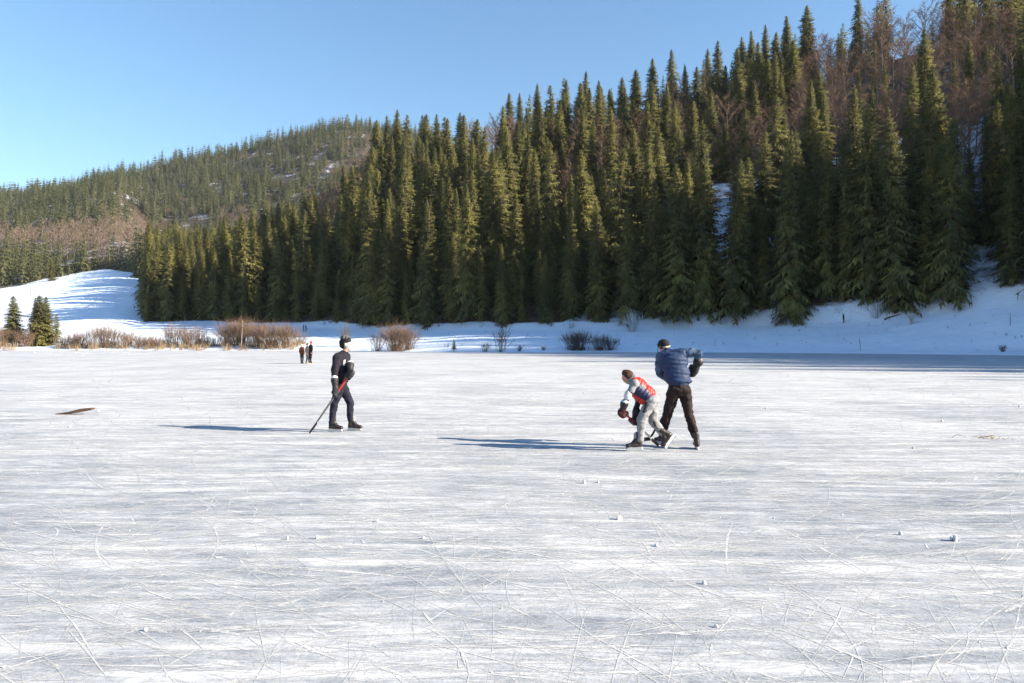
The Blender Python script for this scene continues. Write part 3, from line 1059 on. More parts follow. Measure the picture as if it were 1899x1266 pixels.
# pale birch in the thicket
tr, cr = bare_arrays(np.random.default_rng(4), 7.0, 1.1, 8, 5, 6, .03, .4)
b = empty('birch_tree', at_Y(447, 143)); tag(b, 'slim young birch with a pale trunk rising from the reddish thicket', 'tree')
link('trunk', mesh_np('birch_trunk', *tr, [M_BIRCH], True), b); link('crown', mesh_np('birch_crown', *cr, [M_TWIG]), b)
# shaded shore
tr, cr = bare_arrays(np.random.default_rng(14), 4.6, 1.5, 12, 6, 6, .022, .05)
b = empty('bare_tree', at_Y(936, 122)); tag(b, 'little leafless tree with forked stems on the shaded shore', 'tree')
link('trunk', mesh_np('small_trunk', *tr, [M_STAKE], True), b); link('crown', mesh_np('small_crown', *cr, [M_STAKE]), b)
G3 = 'dark leafless shrubs on the shaded shore'
for xp, Y, h, w, n, lab in ((900, 122, 1.5, 1.2, 45, 'low dark shrub left of the little leafless tree'), (928, 121, 3.6, 1.3, 40, 'upright bare stems around the little leafless tree'), (963, 121, 1.0, .7, 40, 'knee-high dark shrub right of the little leafless tree'),
                            (1062, 121, 2.9, 2.3, 160, 'left half of the dark shrub pair on the shaded shore'), (1077, 121, 3.0, 2.3, 170, 'tallest dark shrub in the pair on the shaded shore'),
                            (1112, 121, 2.5, 2.2, 150, 'right half of the dark shrub pair on the shaded shore'), (1132, 121, 2.1, 1.9, 110, 'low dark shrub at the right end of the shrub pair'), (1860, 97, 1.0, .6, 40, 'tiny dark shrub at the right-hand ice edge'),
                            (1008, 121, .7, .5, 30, 'tiny dark tuft between the leafless tree and the shrub pair')):
    shrub(xp, Y, h, w, n, M_STAKE, lab, int(xp), 7, .7, 'dark_shrub', .02, G3)


def stake(xp, ytop, ybot, Y, lean, lab, rad=.035):
    p = at_Y(xp, Y)
    h = (ybot - ytop) * Y / F_PX
    o = link('stake', mesh_np('stake', *tube_arrays([(0, 0, -.2), (lean * h * .5, 0, h * .5), (lean * h, 0, h)], [rad, rad * .9, rad * .7], 6), [M_STAKE]), None, p)
    tag(o, lab, 'stake', 'thin stakes in the snow')


stake(1219, 637, 661, 112, 0.03, 'thin dark stake just left of the standing player', .05)
stake(1326, 638, 652, 121, 0, 'short thin stake right of the standing player')
stake(1597, 632, 657, 108, -0.16, 'leaning stake at the ice edge below the lone walker')
stake(1873, 580, 604, 104, 0.02, 'thin stake high on the right-hand snowbank')
stake(57, 535, 548, 330, 0, 'short post on the sunny snow slope behind the left spruces', .11)
stake(108, 505, 519, 400, 0, 'post near the upper edge of the sunny snow slope', .16)
stake(128, 495, 513, 410, 0, 'dead stem at the upper edge of the sunny snow slope', .15)


def log(x0, y0, x1, y1, Y, rad, lab, grp='logs at the forest edge', dz=.1, name='fallen_log'):
    a, c = at_Y(x0, Y), at_Y(x1, Y)
    a.z = max(a.z + dz, zpx(y0, Y)); c.z = max(c.z + dz, zpx(y1, Y))
    m = (a + c) / 2
    pts = [tuple(a - m), tuple((a - m) * .3 + Vector((0, .1, .06))), tuple(c - m)]
    tag(link(name, mesh_np(name, *tube_arrays(pts, [rad, rad * .85, rad * .5], 7), [M_BARK], True), None, m), lab, 'log', grp)


log(832, 614, 896, 601, 172, .22, 'long thin log leaning down from the forest edge above the tiny spruce')
log(760, 609, 806, 598, 180, .2, 'log sticking out of the forest edge above the golden-brown shrub')
log(928, 611, 955, 604, 168, .18, 'short log at the forest edge above the little leafless tree')
log(1640, 592, 1668, 583, 118, .16, 'pale log lying at the forest edge right of the lone walker')
log(1742, 566, 1748, 549, 117, .1, 'broken pale stem standing at the forest edge on the right', name='broken_stem')
log(1674, 661, 1706, 662, 90, .07, 'left of two dark sticks lying along the right ice edge', 'sticks along the ice edge', .05, 'drift_stick')
log(1722, 662, 1758, 661.5, 88, .07, 'right of two dark sticks lying along the right ice edge', 'sticks along the ice edge', .05, 'drift_stick')



# ------------------------------------------------------------------ people
def fabric(name, col, amt=.22, rough=.8, nscale=9.0, spec=.15):
    return mat_simple(name, col, rough, spec, nscale, amt, 0, .35, 0.0)


M_SKIN = fabric('skin', (0.416, 0.240, 0.168), .08, .55, 20)
M_PALE = fabric('pale_face_cover', (0.430, 0.400, 0.380), .06, .7, 20)
M_NAVY = fabric('navy_tracksuit', (0.017, 0.015, 0.022))
M_NAVYT = fabric('navy_trousers', (0.015, 0.015, 0.026))
M_BLACK = fabric('black_cloth', (0.013, 0.013, 0.015), .3)
M_GLOVE = fabric('black_glove', (0.018, 0.016, 0.017), .3, .55, 16, .3)
M_WHITE = fabric('white_cloth', (0.495, 0.495, 0.495), .06)
M_BOOT = fabric('skate_leather', (0.021, 0.014, 0.013), .35, .45, 18, .4)
M_BROWNT = fabric('dark_brown_trousers', (0.024, 0.015, 0.015), .3)
M_BLUEJ = fabric('blue_quilted_jacket', (0.020, 0.037, 0.085), .2, .6, 8, .2)
M_SLEEVE = fabric('light_blue_sleeve', (0.050, 0.085, 0.145), .5)
M_GREYP = fabric('light_grey_sweatpants', (0.229, 0.229, 0.236), .12)
M_GREYH = fabric('grey_hoodie', (0.198, 0.204, 0.216), .12)
M_DGREY = fabric('dark_grey_cloth', (0.038, 0.038, 0.043), .2)
M_REDV = fabric('red_vest', (0.450, 0.027, 0.020), .15, .5, 8, .3)
M_NAVYV = fabric('navy_vest_side', (0.016, 0.017, 0.055), .2, .5, 8, .3)
M_HAIR = fabric('brown_hair', (0.056, 0.026, 0.015), .35, .7, 30)
M_MAROON = fabric('maroon_glove', (0.041, 0.007, 0.008), .3, .55, 16, .3)
M_STEEL = mat_simple('blade_steel', (0.496, 0.504, 0.520), .3, .5, 10, .05, .8)
M_HOLDER = mat_simple('blade_holder', (0.496, 0.496, 0.496), .45, .3, 10, .05)
M_STICK = mat_simple('stick_grey', (0.078, 0.078, 0.084), .45, .3, 10, .1)
M_STICKB = mat_simple('stick_black', (0.014, 0.014, 0.014), .5, .3, 10, .2)
M_STICKR = mat_simple('stick_red', (0.440, 0.028, 0.018), .45, .3, 10, .1)
M_TAPE = mat_simple('stick_tape', (0.480, 0.480, 0.464), .8, .1, 10, .1)
M_BEANIE = fabric('grey_pattern_helmet', (0.085, 0.085, 0.085), .75, .6, 34)
M_EYE = mat_simple('eye_dark', (0.016, 0.012, 0.010), .3, .4)
M_LIP = fabric('lips', (0.288, 0.112, 0.088), .08, .5)
M_YELLOW = fabric('pale_band', (0.448, 0.416, 0.288), .05)
M_BROWNJ = fabric('brown_jacket', (0.112, 0.045, 0.025), .2)
M_REDH = fabric('red_hat', (0.440, 0.032, 0.024), .1)
M_CREAM = fabric('cream_boot', (0.480, 0.416, 0.288), .1)

DEPS = bpy.context.evaluated_depsgraph_get


class Fig:
    """one continuous body surface grown from tapered limbs and rounded masses, coloured by the nearest one"""
    def __init__(self):
        self.bm = bmesh.new(); self.pr = []

    def cap(self, tag_, a, b, ra, rb=None):
        rb = ra if rb is None else rb
        a = Vector(a); b = Vector(b)
        d = (b - a); L = d.length
        if L < 1e-5: d = Vector((0, 0, 1)); L = 1e-5
        d.normalize()
        u = d.orthogonal().normalized(); v = d.cross(u)
        rings = []
        for ang in (-80, -50, -20, 0): rings.append((a + d * ra * math.sin(R(ang)), ra * math.cos(R(ang))))
        for ang in (0, 20, 50, 80): rings.append((b + d * rb * math.sin(R(ang)), rb * math.cos(R(ang))))
        n = 14; prev = None
        for c, r_ in rings:
            ring = [self.bm.verts.new(c + (u * math.cos(6.28319 * k / n) + v * math.sin(6.28319 * k / n)) * r_) for k in range(n)]
            if prev:
                for k in range(n): self.bm.faces.new((prev[k], prev[(k + 1) % n], ring[(k + 1) % n], ring[k]))
            else: self.bm.faces.new(ring[::-1])
            prev = ring
        self.bm.faces.new(prev)
        self.pr.append(('c', tag_, np.array(a), np.array(b), ra, rb))
        return self

    def chain(self, tag_, pts, rads):
        for i in range(len(pts) - 1): self.cap(tag_, pts[i], pts[i + 1], rads[i], rads[i + 1])
        return self

    def ell(self, tag_, c, r, rot=(0, 0, 0)):
        m = Matrix.Translation(Vector(c)) @ Matrix.Rotation(rot[2], 4, 'Z') @ Matrix.Rotation(rot[1], 4, 'Y') @ Matrix.Rotation(rot[0], 4, 'X') @ Matrix.Diagonal((*r, 1))
        bmesh.ops.create_uvsphere(self.bm, u_segments=18, v_segments=12, radius=1.0, matrix=m)
        self.pr.append(('e', tag_, np.array(m.inverted()), min(r), 0, 0))
        return self

    def build(self, name, mats, parent, vox=.014, smooth=4, disp=None, wrinkle=0.006, wscale=9.0):
        me = bpy.data.meshes.new(name)
        self.bm.to_mesh(me); self.bm.free()
        o = link(name, me)
        md = o.modifiers.new('fuse', 'REMESH'); md.mode = 'VOXEL'; md.voxel_size = vox; md.use_smooth_shade = True
        sm = o.modifiers.new('soft', 'SMOOTH'); sm.iterations = smooth; sm.factor = .5
        dg = DEPS(); dg.update()
        out = bpy.data.meshes.new_from_object(o.evaluated_get(dg))
        o.modifiers.clear(); o.data = out; bpy.data.meshes.remove(me); out.name = name
        n = len(out.vertices)
        co = np.empty(n * 3); out.vertices.foreach_get('co', co); co = co.reshape(-1, 3)
        no = np.empty(n * 3); out.vertices.foreach_get('normal', no); no = no.reshape(-1, 3)
        best = np.full(n, 1e9); idx_ = np.zeros(n, int)
        tags = list(mats.keys())
        for typ, tg, A, B, ra, rb in self.pr:
            if typ == 'c':
                ab = B - A; L2 = ab @ ab + 1e-12
                tt = np.clip(((co - A) @ ab) / L2, 0, 1)
                dd = np.linalg.norm(co - (A + tt[:, None] * ab), axis=1) - (ra + (rb - ra) * tt)
            else:
                q = co @ A[:3, :3].T + A[:3, 3]
                dd = (np.linalg.norm(q, axis=1) - 1) * B
            m = dd < best - 1e-6
            best[m] = dd[m]; idx_[m] = tags.index(tg)
        d = np.zeros(n)
        if wrinkle:
            for i in range(n):
                if mats[tags[idx_[i]]] not in (M_SKIN, M_PALE):
                    p = co[i]
                    d[i] += wrinkle * (noise.noise((p[0] * wscale, p[1] * wscale, p[2] * wscale * 1.4)) + 0.5 * noise.noise((p[0] * wscale * 2.2, p[1] * wscale * 2.2, p[2] * wscale * 3.5)))
        if disp is not None: d += disp(co)
        co = co + no * d[:, None]
        out.vertices.foreach_set('co', co.ravel()); out.update()
        out.materials.clear()
        for tg in tags: out.materials.append(mats[tg])
        mi = [int(np.bincount(idx_[list(p.vertices)]).argmax()) for p in out.polygons]
        out.polygons.foreach_set('material_index', mi)
        out.polygons.foreach_set('use_smooth', [True] * len(out.polygons))
        if parent: o.parent = parent
        return o


def box_mesh(name, loops, mats, parent):
    """closed mesh lofted through equal loops of points"""
    bm = bmesh.new(); prev = None
    for lp in loops:
        ring = [bm.verts.new(p) for p in lp]
        if prev:
            n = len(ring)
            for k in range(n): bm.faces.new((prev[k], prev[(k + 1) % n], ring[(k + 1) % n], ring[k]))
        else: bm.faces.new(ring[::-1])
        prev = ring
    bm.faces.new(prev)
    bmesh.ops.recalc_face_normals(bm, faces=bm.faces)
    me = bpy.data.meshes.new(name); bm.to_mesh(me); bm.free()
    me.materials.append(mats)
    return link(name, me, parent)


def skate(parent, mid, f, u, boot_mat=None, trim=None, scale=1.0):
    """ice skate: mid = middle of the blade edge, f = forward, u = up out of the sole"""
    boot_mat = boot_mat or M_BOOT
    f = Vector(f).normalized(); u = Vector(u); u = (u - f * u.dot(f)).normalized(); s = f.cross(u)
    k = scale
    P = lambda a, b, c: Vector(mid) + (f * a + s * b + u * c) * k
    fg = Fig()
    fg.chain('b', [P(-.075, 0, .125), P(-.06, 0, .20), P(-.05, 0, .275)], [.046 * k, .050 * k, .056 * k])
    fg.chain('b', [P(-.085, 0, .10), P(-.02, 0, .10), P(.09, .004, .095)], [.040 * k, .044 * k, .043 * k])
    fg.ell('b', P(.125, .004, .092), (.05 * k, .05 * k, .036 * k))
    fg.cap('t', P(-.005, 0, .17), P(-.005, 0, .285), .036 * k, .034 * k)
    fg.cap('b', P(.05, 0, .12), P(-.03, 0, .21), .036 * k, .044 * k)
    boot = fg.build('skate_boot', {'b': boot_mat, 't': trim or M_BLACK}, parent, .011, 3, None, .0025, 24)
    hw = .013 * k
    sole = lambda z, x0, x1, w: [P(x0, -w, z), P(x1, -w, z), P(x1 + .012, 0, z), P(x1, w, z), P(x0, w, z), P(x0 - .012, 0, z)]
    box_mesh('blade_holder', [sole(.072, -.115, .14, .03), sole(.062, -.10, .125, .024), sole(.028, -.125, .15, .009), sole(.020, -.125, .15, .007)], M_HOLDER, boot)
    prof = [(-.145, .012), (-.13, .0), (.13, .0), (.155, .010), (.16, .024), (-.14, .024)]
    box_mesh('blade', [[P(a, -.0025, c) for a, c in prof], [P(a, .0025, c) for a, c in prof]], M_STEEL, boot)
    return boot


def glove(name, parent, c, a, b, w, mat_, cuff_mat, k=1.15, cuff_len=.15, sleeve=None):
    """padded hockey glove closed round a stick: a = stick axis, b = towards the back of the hand, w = towards the elbow"""
    c = Vector(c); a = Vector(a).normalized(); b = Vector(b); b = (b - a * b.dot(a)).normalized(); t_ = a.cross(b); w = Vector(w).normalized()
    fg = Fig()
    fg.cap('g', c + (b * .045 + a * .035) * k, c + (b * .045 - a * .035) * k, .038 * k)
    fg.cap('g', c + b * .045 * k, c + (b * .03 + w * .075) * k, .044 * k, .046 * k)
    for i, (off, ln) in enumerate(((.048, .92), (.017, 1.0), (-.014, .96), (-.043, .82))):
        pts = []
        for ang in (35, 95, 150, 205):
            ang = 35 + (ang - 35) * ln
            pts.append(c + (a * off + (b * math.cos(R(ang)) + t_ * math.sin(R(ang))) * .040) * k)
        fg.chain('g', pts, [.0185 * k, .0175 * k, .016 * k, .0145 * k])
    fg.chain('g', [c + (a * .05 + b * .035 - t_ * .025) * k, c + (a * .068 - t_ * .045 - b * .005) * k, c + (a * .06 - t_ * .018 - b * .042) * k], [.021 * k, .019 * k, .016 * k])
    o = fg.build(name, {'g': mat_}, parent, .008, 2, None, .002, 40)
    fg = Fig()
    fg.cap('c', c + (b * .03 + w * .085) * k, c + (b * .03) * k + w * (.085 * k + cuff_len * .72), .048 * k, .063 * k)
    fg.cap('e', c + (b * .03) * k + w * (.085 * k + cuff_len * .88), c + (b * .03) * k + w * (.085 * k + cuff_len * .9), .058 * k, .058 * k)
    fg.build('cuff', {'c': sleeve or mat_, 'e': cuff_mat}, o, .011, 2, None, .002, 30)
    return o


def face(fig, c, fwd, up, k=1.0, tagn='skin'):
    """nose, brow, chin, lips and ears on a head of centre c"""
    f = Vector(fwd).normalized(); u = Vector(up); u = (u - f * u.dot(f)).normalized(); s = f.cross(u)
    P = lambda a, b, z: Vector(c) + (f * a + s * b + u * z) * k
    fig.ell(tagn, P(0, 0, .01), (.088 * k, .076 * k, .108 * k), (0, 0, math.atan2(f.y, f.x)))
    fig.cap(tagn, P(.045, 0, -.065), P(.055, 0, -.085), .045 * k, .034 * k)
    fig.cap(tagn, P(.078, 0, .015), P(.100, 0, -.028), .010 * k, .015 * k)
    fig.cap(tagn, P(.070, -.035, .030), P(.070, .035, .030), .020 * k)
    fig.cap(tagn, P(.078, -.018, -.055), P(.078, .018, -.055), .012 * k)
    for sg in (1, -1): fig.cap(tagn, P(-.005, sg * .078, .015), P(-.012, sg * .082, -.02), .017 * k, .012 * k)
    return P


def eyes(parent, P, k=1.0):
    for sg in (1, -1):
        bm = bmesh.new(); bmesh.ops.create_icosphere(bm, subdivisions=2, radius=.0105 * k)
        me = bpy.data.meshes.new('eye'); bm.to_mesh(me); bm.free(); me.materials.append(M_EYE)
        link('eye', me, parent, P(.083, sg * .032, .008))
    loop = lambda z: [P(.088, -.022, z), P(.094, 0, z), P(.088, .022, z), P(.082, 0, z)]
    box_mesh('lips', [loop(-.060), loop(-.050)], M_LIP, parent)


def hockey_stick(name, loc, pts, blade_pts, split, mats, lab):
    """shaft through pts (butt to heel), blade heel to toe; split = fraction of the shaft in grip colour"""
    e = empty(name, loc); tag(e, lab, 'hockey stick')
    A, B = Vector(pts[0]), Vector(pts[-1])
    d = (B - A).normalized(); u = d.cross(Vector((0, 1, 0))).normalized(); v = d.cross(u)
    ring = lambda p, q=1.0: [p + (u * a * .017 + v * b * .012) * q for a, b in ((1, .6), (.6, 1), (-.6, 1), (-1, .6), (-1, -.6), (-.6, -1), (.6, -1), (1, -.6))]
    C = A + (B - A) * split
    box_mesh('grip', [ring(A, 1.15), ring(A + d * .04, 1.15), ring(A + d * .042, .95), ring(C, .95)], mats[0], e)
    box_mesh('shaft', [ring(C), ring(B)], mats[1], e)
    H, T = Vector(blade_pts[0]), Vector(blade_pts[-1])
    L = []
    for q in np.linspace(0, 1, 6):
        p = H + (T - H) * float(q) + Vector((0, .018 * math.sin(q * 2.2), 0))
        h = .034 - .010 * max(0, q - .75) * 4 * .5
        L.append([p + Vector((0, -.007, -h * .9)), p + Vector((0, .007, -h * .9)), p + Vector((0, .006, h)), p + Vector((0, -.006, h))])
    box_mesh('blade', L, mats[2], e)
    return e


# ---- lone skater, walking to the right
Y1 = CAM_H * F_PX / (800 - HORIZON); m1 = Y1 / F_PX
O1 = Vector(((637 - 949.5) * m1, Y1, 0))
q1 = lambda x, y, d=0.0: Vector(((x - 637) * m1, d, (800 - y) * m1))
p1 = tag(empty('person', O1), 'skater in navy tracksuit and dark helmet walking right, holding a hockey stick down', 'person')
fg = Fig()
fg.ell('jacket', q1(635, 673, .0), (.150, .205, .235)); fg.ell('jacket', q1(634, 694, 0), (.142, .180, .20)); fg.ell('jacket', q1(632.5, 706, 0), (.138, .172, .10))
fg.ell('trousers', q1(632, 715, 0), (.135, .165, .13))
fg.cap('jacket', q1(630, 661, -.15), q1(635, 661, .15), .085)
fg.cap('skin', q1(638, 657), q1(642, 647), .062, .056)
fg.cap('jacket', q1(637.5, 659), q1(639, 655), .085, .075)
fg.chain('jacket', [q1(629.5, 662, -.19), q1(625.5, 689, -.235), q1(629.0, 716, -.265)], [.085, .068, .052])
fg.chain('jacket', [q1(638, 662, .19), q1(644, 689, .14), q1(652, 685, -.15)], [.085, .066, .050])
fg.chain('trousers', [q1(632, 717, -.085), q1(622.5, 747, -.105), q1(617.6, 783, -.10)], [.098, .076, .058])
fg.chain('trousers', [q1(634, 717, .085), q1(647.0, 748, .105), q1(648.0, 779, .10)], [.098, .074, .060])
P_ = face(fg, q1(643.2, 638.5), (1, -.12, -.03), (0, 0, 1), 1.02, 'face')
body = fg.build('body', {'jacket': M_NAVY, 'trousers': M_NAVYT, 'skin': M_SKIN, 'face': M_PALE}, p1, .013, 3, None, .016, 9)
eyes(body, P_, 1.02)
fg = Fig(); fg.ell('h', q1(641.0, 631.6), (.112, .098, .088)); fg.cap('h', q1(637.0, 635.5, 0), q1(636.8, 640, 0), .088, .074); fg.cap('h', q1(640, 634, -.075), q1(639.5, 642, -.085), .026, .018)
hel = fg.build('helmet', {'h': M_BLACK}, p1, .011, 2, None, 0)
fg = Fig(); fg.ell('t', q1(640.2, 626.8), (.094, .084, .062), (0, .12, 0)); fg.cap('t', q1(635.5, 624.6, 0), q1(644.5, 624.2, 0), .026)
fg.build('helmet_top', {'t': M_BEANIE}, hel, .011, 2, lambda c: .006 * np.sign(np.sin(c[:, 0] * 95)), 0)
ax = (q1(628, 729, -.275) - q1(653, 693, -.215)).normalized()
glove('glove', p1, q1(630.5, 724.0, -.27), ax, (-.55, -.8, .1), q1(628, 700, -.25) - q1(630.5, 724.5, -.27), M_GLOVE, M_WHITE, 1.2)
glove('glove', p1, q1(653, 692, -.215), ax, (.75, -.55, .25), Vector((-.15, .45, .88)), M_GLOVE, M_WHITE, 1.35, .11)
bm_ = [q1(640.7, 667, -.172), q1(643.6, 666, -.15), q1(643.0, 676.5, -.165), q1(640.2, 677.5, -.187)]
box_mesh('chest_patch', [[p + Vector((.01, -.012, 0)) for p in bm_], [p + Vector((-.012, .03, 0)) for p in bm_]], M_WHITE, body)
skate(p1, q1(623.0, 800, -.10), (1, -.12, 0), (0, 0, 1), None, M_BOOT)
skate(p1, q1(654.5, 801, .10), (1, -.10, 0), (0, 0, 1), None, M_GREYP)
b0 = q1(597, 778, -.335)
hockey_stick('hockey_stick', O1, [q1(655.5, 689.5, -.21), b0], [b0 + Vector((-.005, 0, -.02)), q1(582.5, 799, -.36)], .37, (M_STICKR, M_STICK, M_STICKB), 'red topped hockey stick held by the skater in navy')

# ---- standing player in the blue jacket, seen from behind
Y2 = CAM_H * F_PX / (830 - HORIZON); m2 = Y2 / F_PX
O2 = Vector(((1260 - 949.5) * m2, Y2, 0))
q2 = lambda x, y, d=0.0: Vector(((x - 1260) * m2, d, (830 - y) * m2))
p2 = tag(empty('person', O2), 'hockey player seen from behind in blue quilted vest and black trousers, right elbow raised', 'person')
fg = Fig()
fg.ell('vest', q2(1252, 673, .10), (.225, .145, .20), (0, -.14, 0)); fg.ell('vest', q2(1256, 694, .05), (.205, .140, .19), (0, -.10, 0)); fg.ell('vest', q2(1259, 707, .01), (.205, .138, .085))
fg.ell('trousers', q2(1259.5, 722, 0), (.195, .140, .13))
fg.cap('vest', q2(1232, 660, .13), q2(1267, 655, .10), .085)
fg.cap('skin', q2(1243, 657, .16), q2(1239, 645, .22), .06)
fg.cap('vest', q2(1244, 658, .15), q2(1241.5, 652, .185), .085, .075)
fg.chain('sleeve', [q2(1228, 661, .13), q2(1227, 692, .20), q2(1248, 706, .38)], [.082, .066, .055])
fg.chain('sleeve', [q2(1271, 655, .10), q2(1285, 652.5, .08), q2(1298, 654, .07), q2(1298.5, 664, .13), q2(1295, 674, .20)], [.080, .074, .062, .062, .048])
fg.chain('trousers', [q2(1248.5, 726, .0), q2(1240, 768, .08), q2(1231.5, 803, .14)], [.110, .082, .072])
fg.chain('trousers', [q2(1270, 726, .0), q2(1277.5, 768, .03), q2(1286.5, 806, -.08)], [.110, .080, .068])
fg.chain('trousers', [q2(1229.5, 792, .13), q2(1230.5, 800, .14)], [.075, .082])
P_ = face(fg, q2(1236.6, 641.5, .26), (-.55, .80, -.30), (-.15, .3, .95), 1.0, 'skin')
body = fg.build('body', {'vest': M_BLUEJ, 'sleeve': M_SLEEVE, 'trousers': M_BROWNT, 'skin': M_SKIN}, p2, .013, 3, None, .018, 10)
eyes(body, P_)
fg = Fig()
fg.ell('v', q2(1252, 673, .10), (.238, .158, .205), (0, -.14, 0)); fg.ell('v', q2(1256, 694, .05), (.218, .153, .19), (0, -.10, 0)); fg.ell('v', q2(1259, 706, .01), (.217, .150, .085))
fg.cap('v', q2(1233, 661, .13), q2(1266, 656, .10), .095)
fg.cap('v', q2(1244, 658, .15), q2(1242, 653, .185), .088, .08)
fg.build('quilted_vest', {'v': M_BLUEJ}, p2, .012, 3, lambda c: .013 * (np.abs(np.sin((c[:, 2] + .10 * c[:, 0]) * 44)) ** .55 - .6), .008, 6)
fg = Fig(); fg.ell('c', q2(1236.4, 638.6, .25), (.102, .108, .092), (0, 0, .3)); fg.cap('c', q2(1229, 640, .33), q2(1236, 637, .29), .03, .05)
cap_ = fg.build('cap', {'c': M_BLACK}, p2, .011, 2, None, 0)
fg = Fig(); fg.chain('b', [q2(1228.5, 642.5, .20), q2(1238.5, 643.6, .145), q2(1247, 641.5, .20)], [.012, .014, .012])
fg.build('cap_band', {'b': M_YELLOW}, cap_, .008, 1, None, 0)
ax2 = (q2(1212, 814, .28) - q2(1289, 684, .22)).normalized()
glove('glove', p2, q2(1289.5, 687, .235), ax2, (.7, -.7, .0), q2(1296, 670, .18) - q2(1289.5, 687, .235), M_GLOVE, M_STICK, 1.4, .08)
glove('glove', p2, q2(1262, 731, .255) + Vector((0, .13, .1)), ax2, (-.3, .9, .2), Vector((-.5, -.1, .8)), M_GLOVE, M_STICK, 1.2, .08)
skate(p2, q2(1231, 828.5, .17), (-.50, .80, 0), (0, 0, 1), None, M_YELLOW)
skate(p2, q2(1289, 832.5, -.13), (.10, .99, 0), (-.10, 0, 1), None, M_YELLOW)
hb = q2(1213, 815.5, .31)
hockey_stick('hockey_stick', O2, [q2(1291, 680, .235), hb], [hb + Vector((0, 0, -.02)), q2(1193.5, 820.5, .30)], .12, (M_STICKB, M_STICKB, M_STICKB), 'black hockey stick of the standing player, blade between the two players')

# ---- stooping player in the red vest, facing left
Y3 = CAM_H * F_PX / (834.5 - HORIZON); m3 = Y3 / F_PX
O3 = Vector(((1195 - 949.5) * m3, Y3, 0))
q3 = lambda x, y, d=0.0: Vector(((x - 1195) * m3, d, (834.5 - y) * m3))
p3 = tag(empty('person', O3), 'young player in red and navy vest bending forward over the ice with a stick', 'person')
fg = Fig()
fg.ell('top', q3(1183.5, 717, 0), (.155, .165, .125), (0, R(38), 0)); fg.ell('top', q3(1197, 728, 0), (.15, .150, .115), (0, R(38), 0))
fg.ell('pants', q3(1209, 741, 0), (.125, .150, .12), (0, R(25), 0))
fg.cap('top', q3(1175, 710, -.10), q3(1177, 710, .10), .075)
fg.cap('skin', q3(1174, 705), q3(1167.5, 699), .05)
fg.cap('top', q3(1176, 706), q3(1172, 699.5), .085, .078)
fg.chain('top', [q3(1173.5, 711, -.145), q3(1167, 722, -.165)], [.066, .058]); fg.chain('dark', [q3(1166, 724, -.165), q3(1161, 733, -.17), q3(1155.5, 750, -.135)], [.054, .050, .042])
fg.chain('dark', [q3(1178, 714, .145), q3(1187, 745, .17), q3(1178.5, 768, .08)], [.064, .050, .042])
fg.chain('pants', [q3(1206.5, 743, -.08), q3(1187.5, 776, -.10), q3(1185.5, 813, -.09)], [.098, .080, .058])
fg.chain('pants', [q3(1212, 743, .08), q3(1213, 783, .085), q3(1230, 803, .085)], [.098, .078, .060])
P_ = face(fg, q3(1163.3, 698.5), (-.80, -.18, -.58), (-.55, 0, .8), .93, 'skin')
body = fg.build('body', {'top': M_GREYH, 'dark': M_DGREY, 'pants': M_GREYP, 'skin': M_SKIN}, p3, .012, 3, None, .015, 10)
eyes(body, P_, .93)
fg = Fig(); fg.ell('h', q3(1164.8, 695.6), (.098, .088, .088), (0, R(25), 0)); fg.cap('h', q3(1160, 691.5, 0), q3(1168.5, 697, 0), .062, .070); fg.cap('h', q3(1163.5, 699, -.055), q3(1167.5, 699, -.05), .03)
fg.build('hair', {'h': M_HAIR}, p3, .010, 2, None, .007, 30)
fg = Fig(); fg.chain('h', [q3(1168, 704, -.04), q3(1175, 698.5, -.03), q3(1178, 701, .03), q3(1172, 705, .06)], [.042, .052, .052, .042])
fg.build('hood', {'h': M_GREYH}, p3, .011, 3, None, .006, 14)
fg = Fig()
fg.ell('red', q3(1185, 712.5, 0), (.165, .150, .105), (0, R(38), 0)); fg.ell('red', q3(1201, 725.5, 0), (.155, .140, .098), (0, R(38), 0)); fg.cap('red', q3(1176, 708.5, -.06), q3(1178, 708.5, .06), .082)
fg.cap('navy', q3(1181, 722, -.07), q3(1196, 732, -.07), .108, .098); fg.cap('navy', q3(1181, 722, .07), q3(1196, 732, .07), .108, .098)
fg.cap('red', q3(1178, 728, -.05), q3(1192, 742, -.05), .075, .070); fg.cap('red', q3(1178, 728, .05), q3(1192, 742, .05), .075, .070)
fg.build('padded_vest', {'red': M_REDV, 'navy': M_NAVYV}, p3, .011, 3, lambda c: .011 * (np.abs(np.sin((c[:, 0] * .78 - c[:, 2] * .62) * 50)) ** .55 - .6), .006, 8)
fg = Fig(); fg.chain('p', [q3(1162.2, 728, -.172), q3(1160, 734, -.178)], [.062, .060])
fg.build('elbow_pad', {'p': M_WHITE}, p3, .010, 2, None, .003, 20)
fg = Fig(); fg.chain('k', [q3(1213, 781, .022), q3(1216, 789, .03), q3(1221, 795, .04)], [.020, .026, .018])
fg.build('knee_print', {'k': M_DGREY}, body, .010, 2, None, .004, 40)
fg = Fig(); fg.chain('k', [q3(1197, 748, -.135), q3(1191, 765, -.150)], [.040, .034])
fg.build('thigh_panel', {'k': M_DGREY}, body, .010, 2, None, .003, 20)
g1, g2 = q3(1152.8, 762.5, -.115), q3(1174, 779.5, .0)
ax3 = (q3(1212, 815, .20) - q3(1148, 757.5, -.14)).normalized()
glove('glove', p3, g1, ax3, (-.75, -.5, .2), q3(1156.5, 745, -.145) - g1, M_MAROON, M_WHITE, 1.12, .10, M_GLOVE)
glove('glove', p3, g2, ax3, (-.35, -.85, .3), q3(1180, 763, .08) - g2, M_MAROON, M_BLACK, 1.12, .10, M_GLOVE)
skate(p3, q3(1176.5, 834.5, -.09), (-1, -.10, 0), (0, 0, 1), None, M_GREYP, .95)
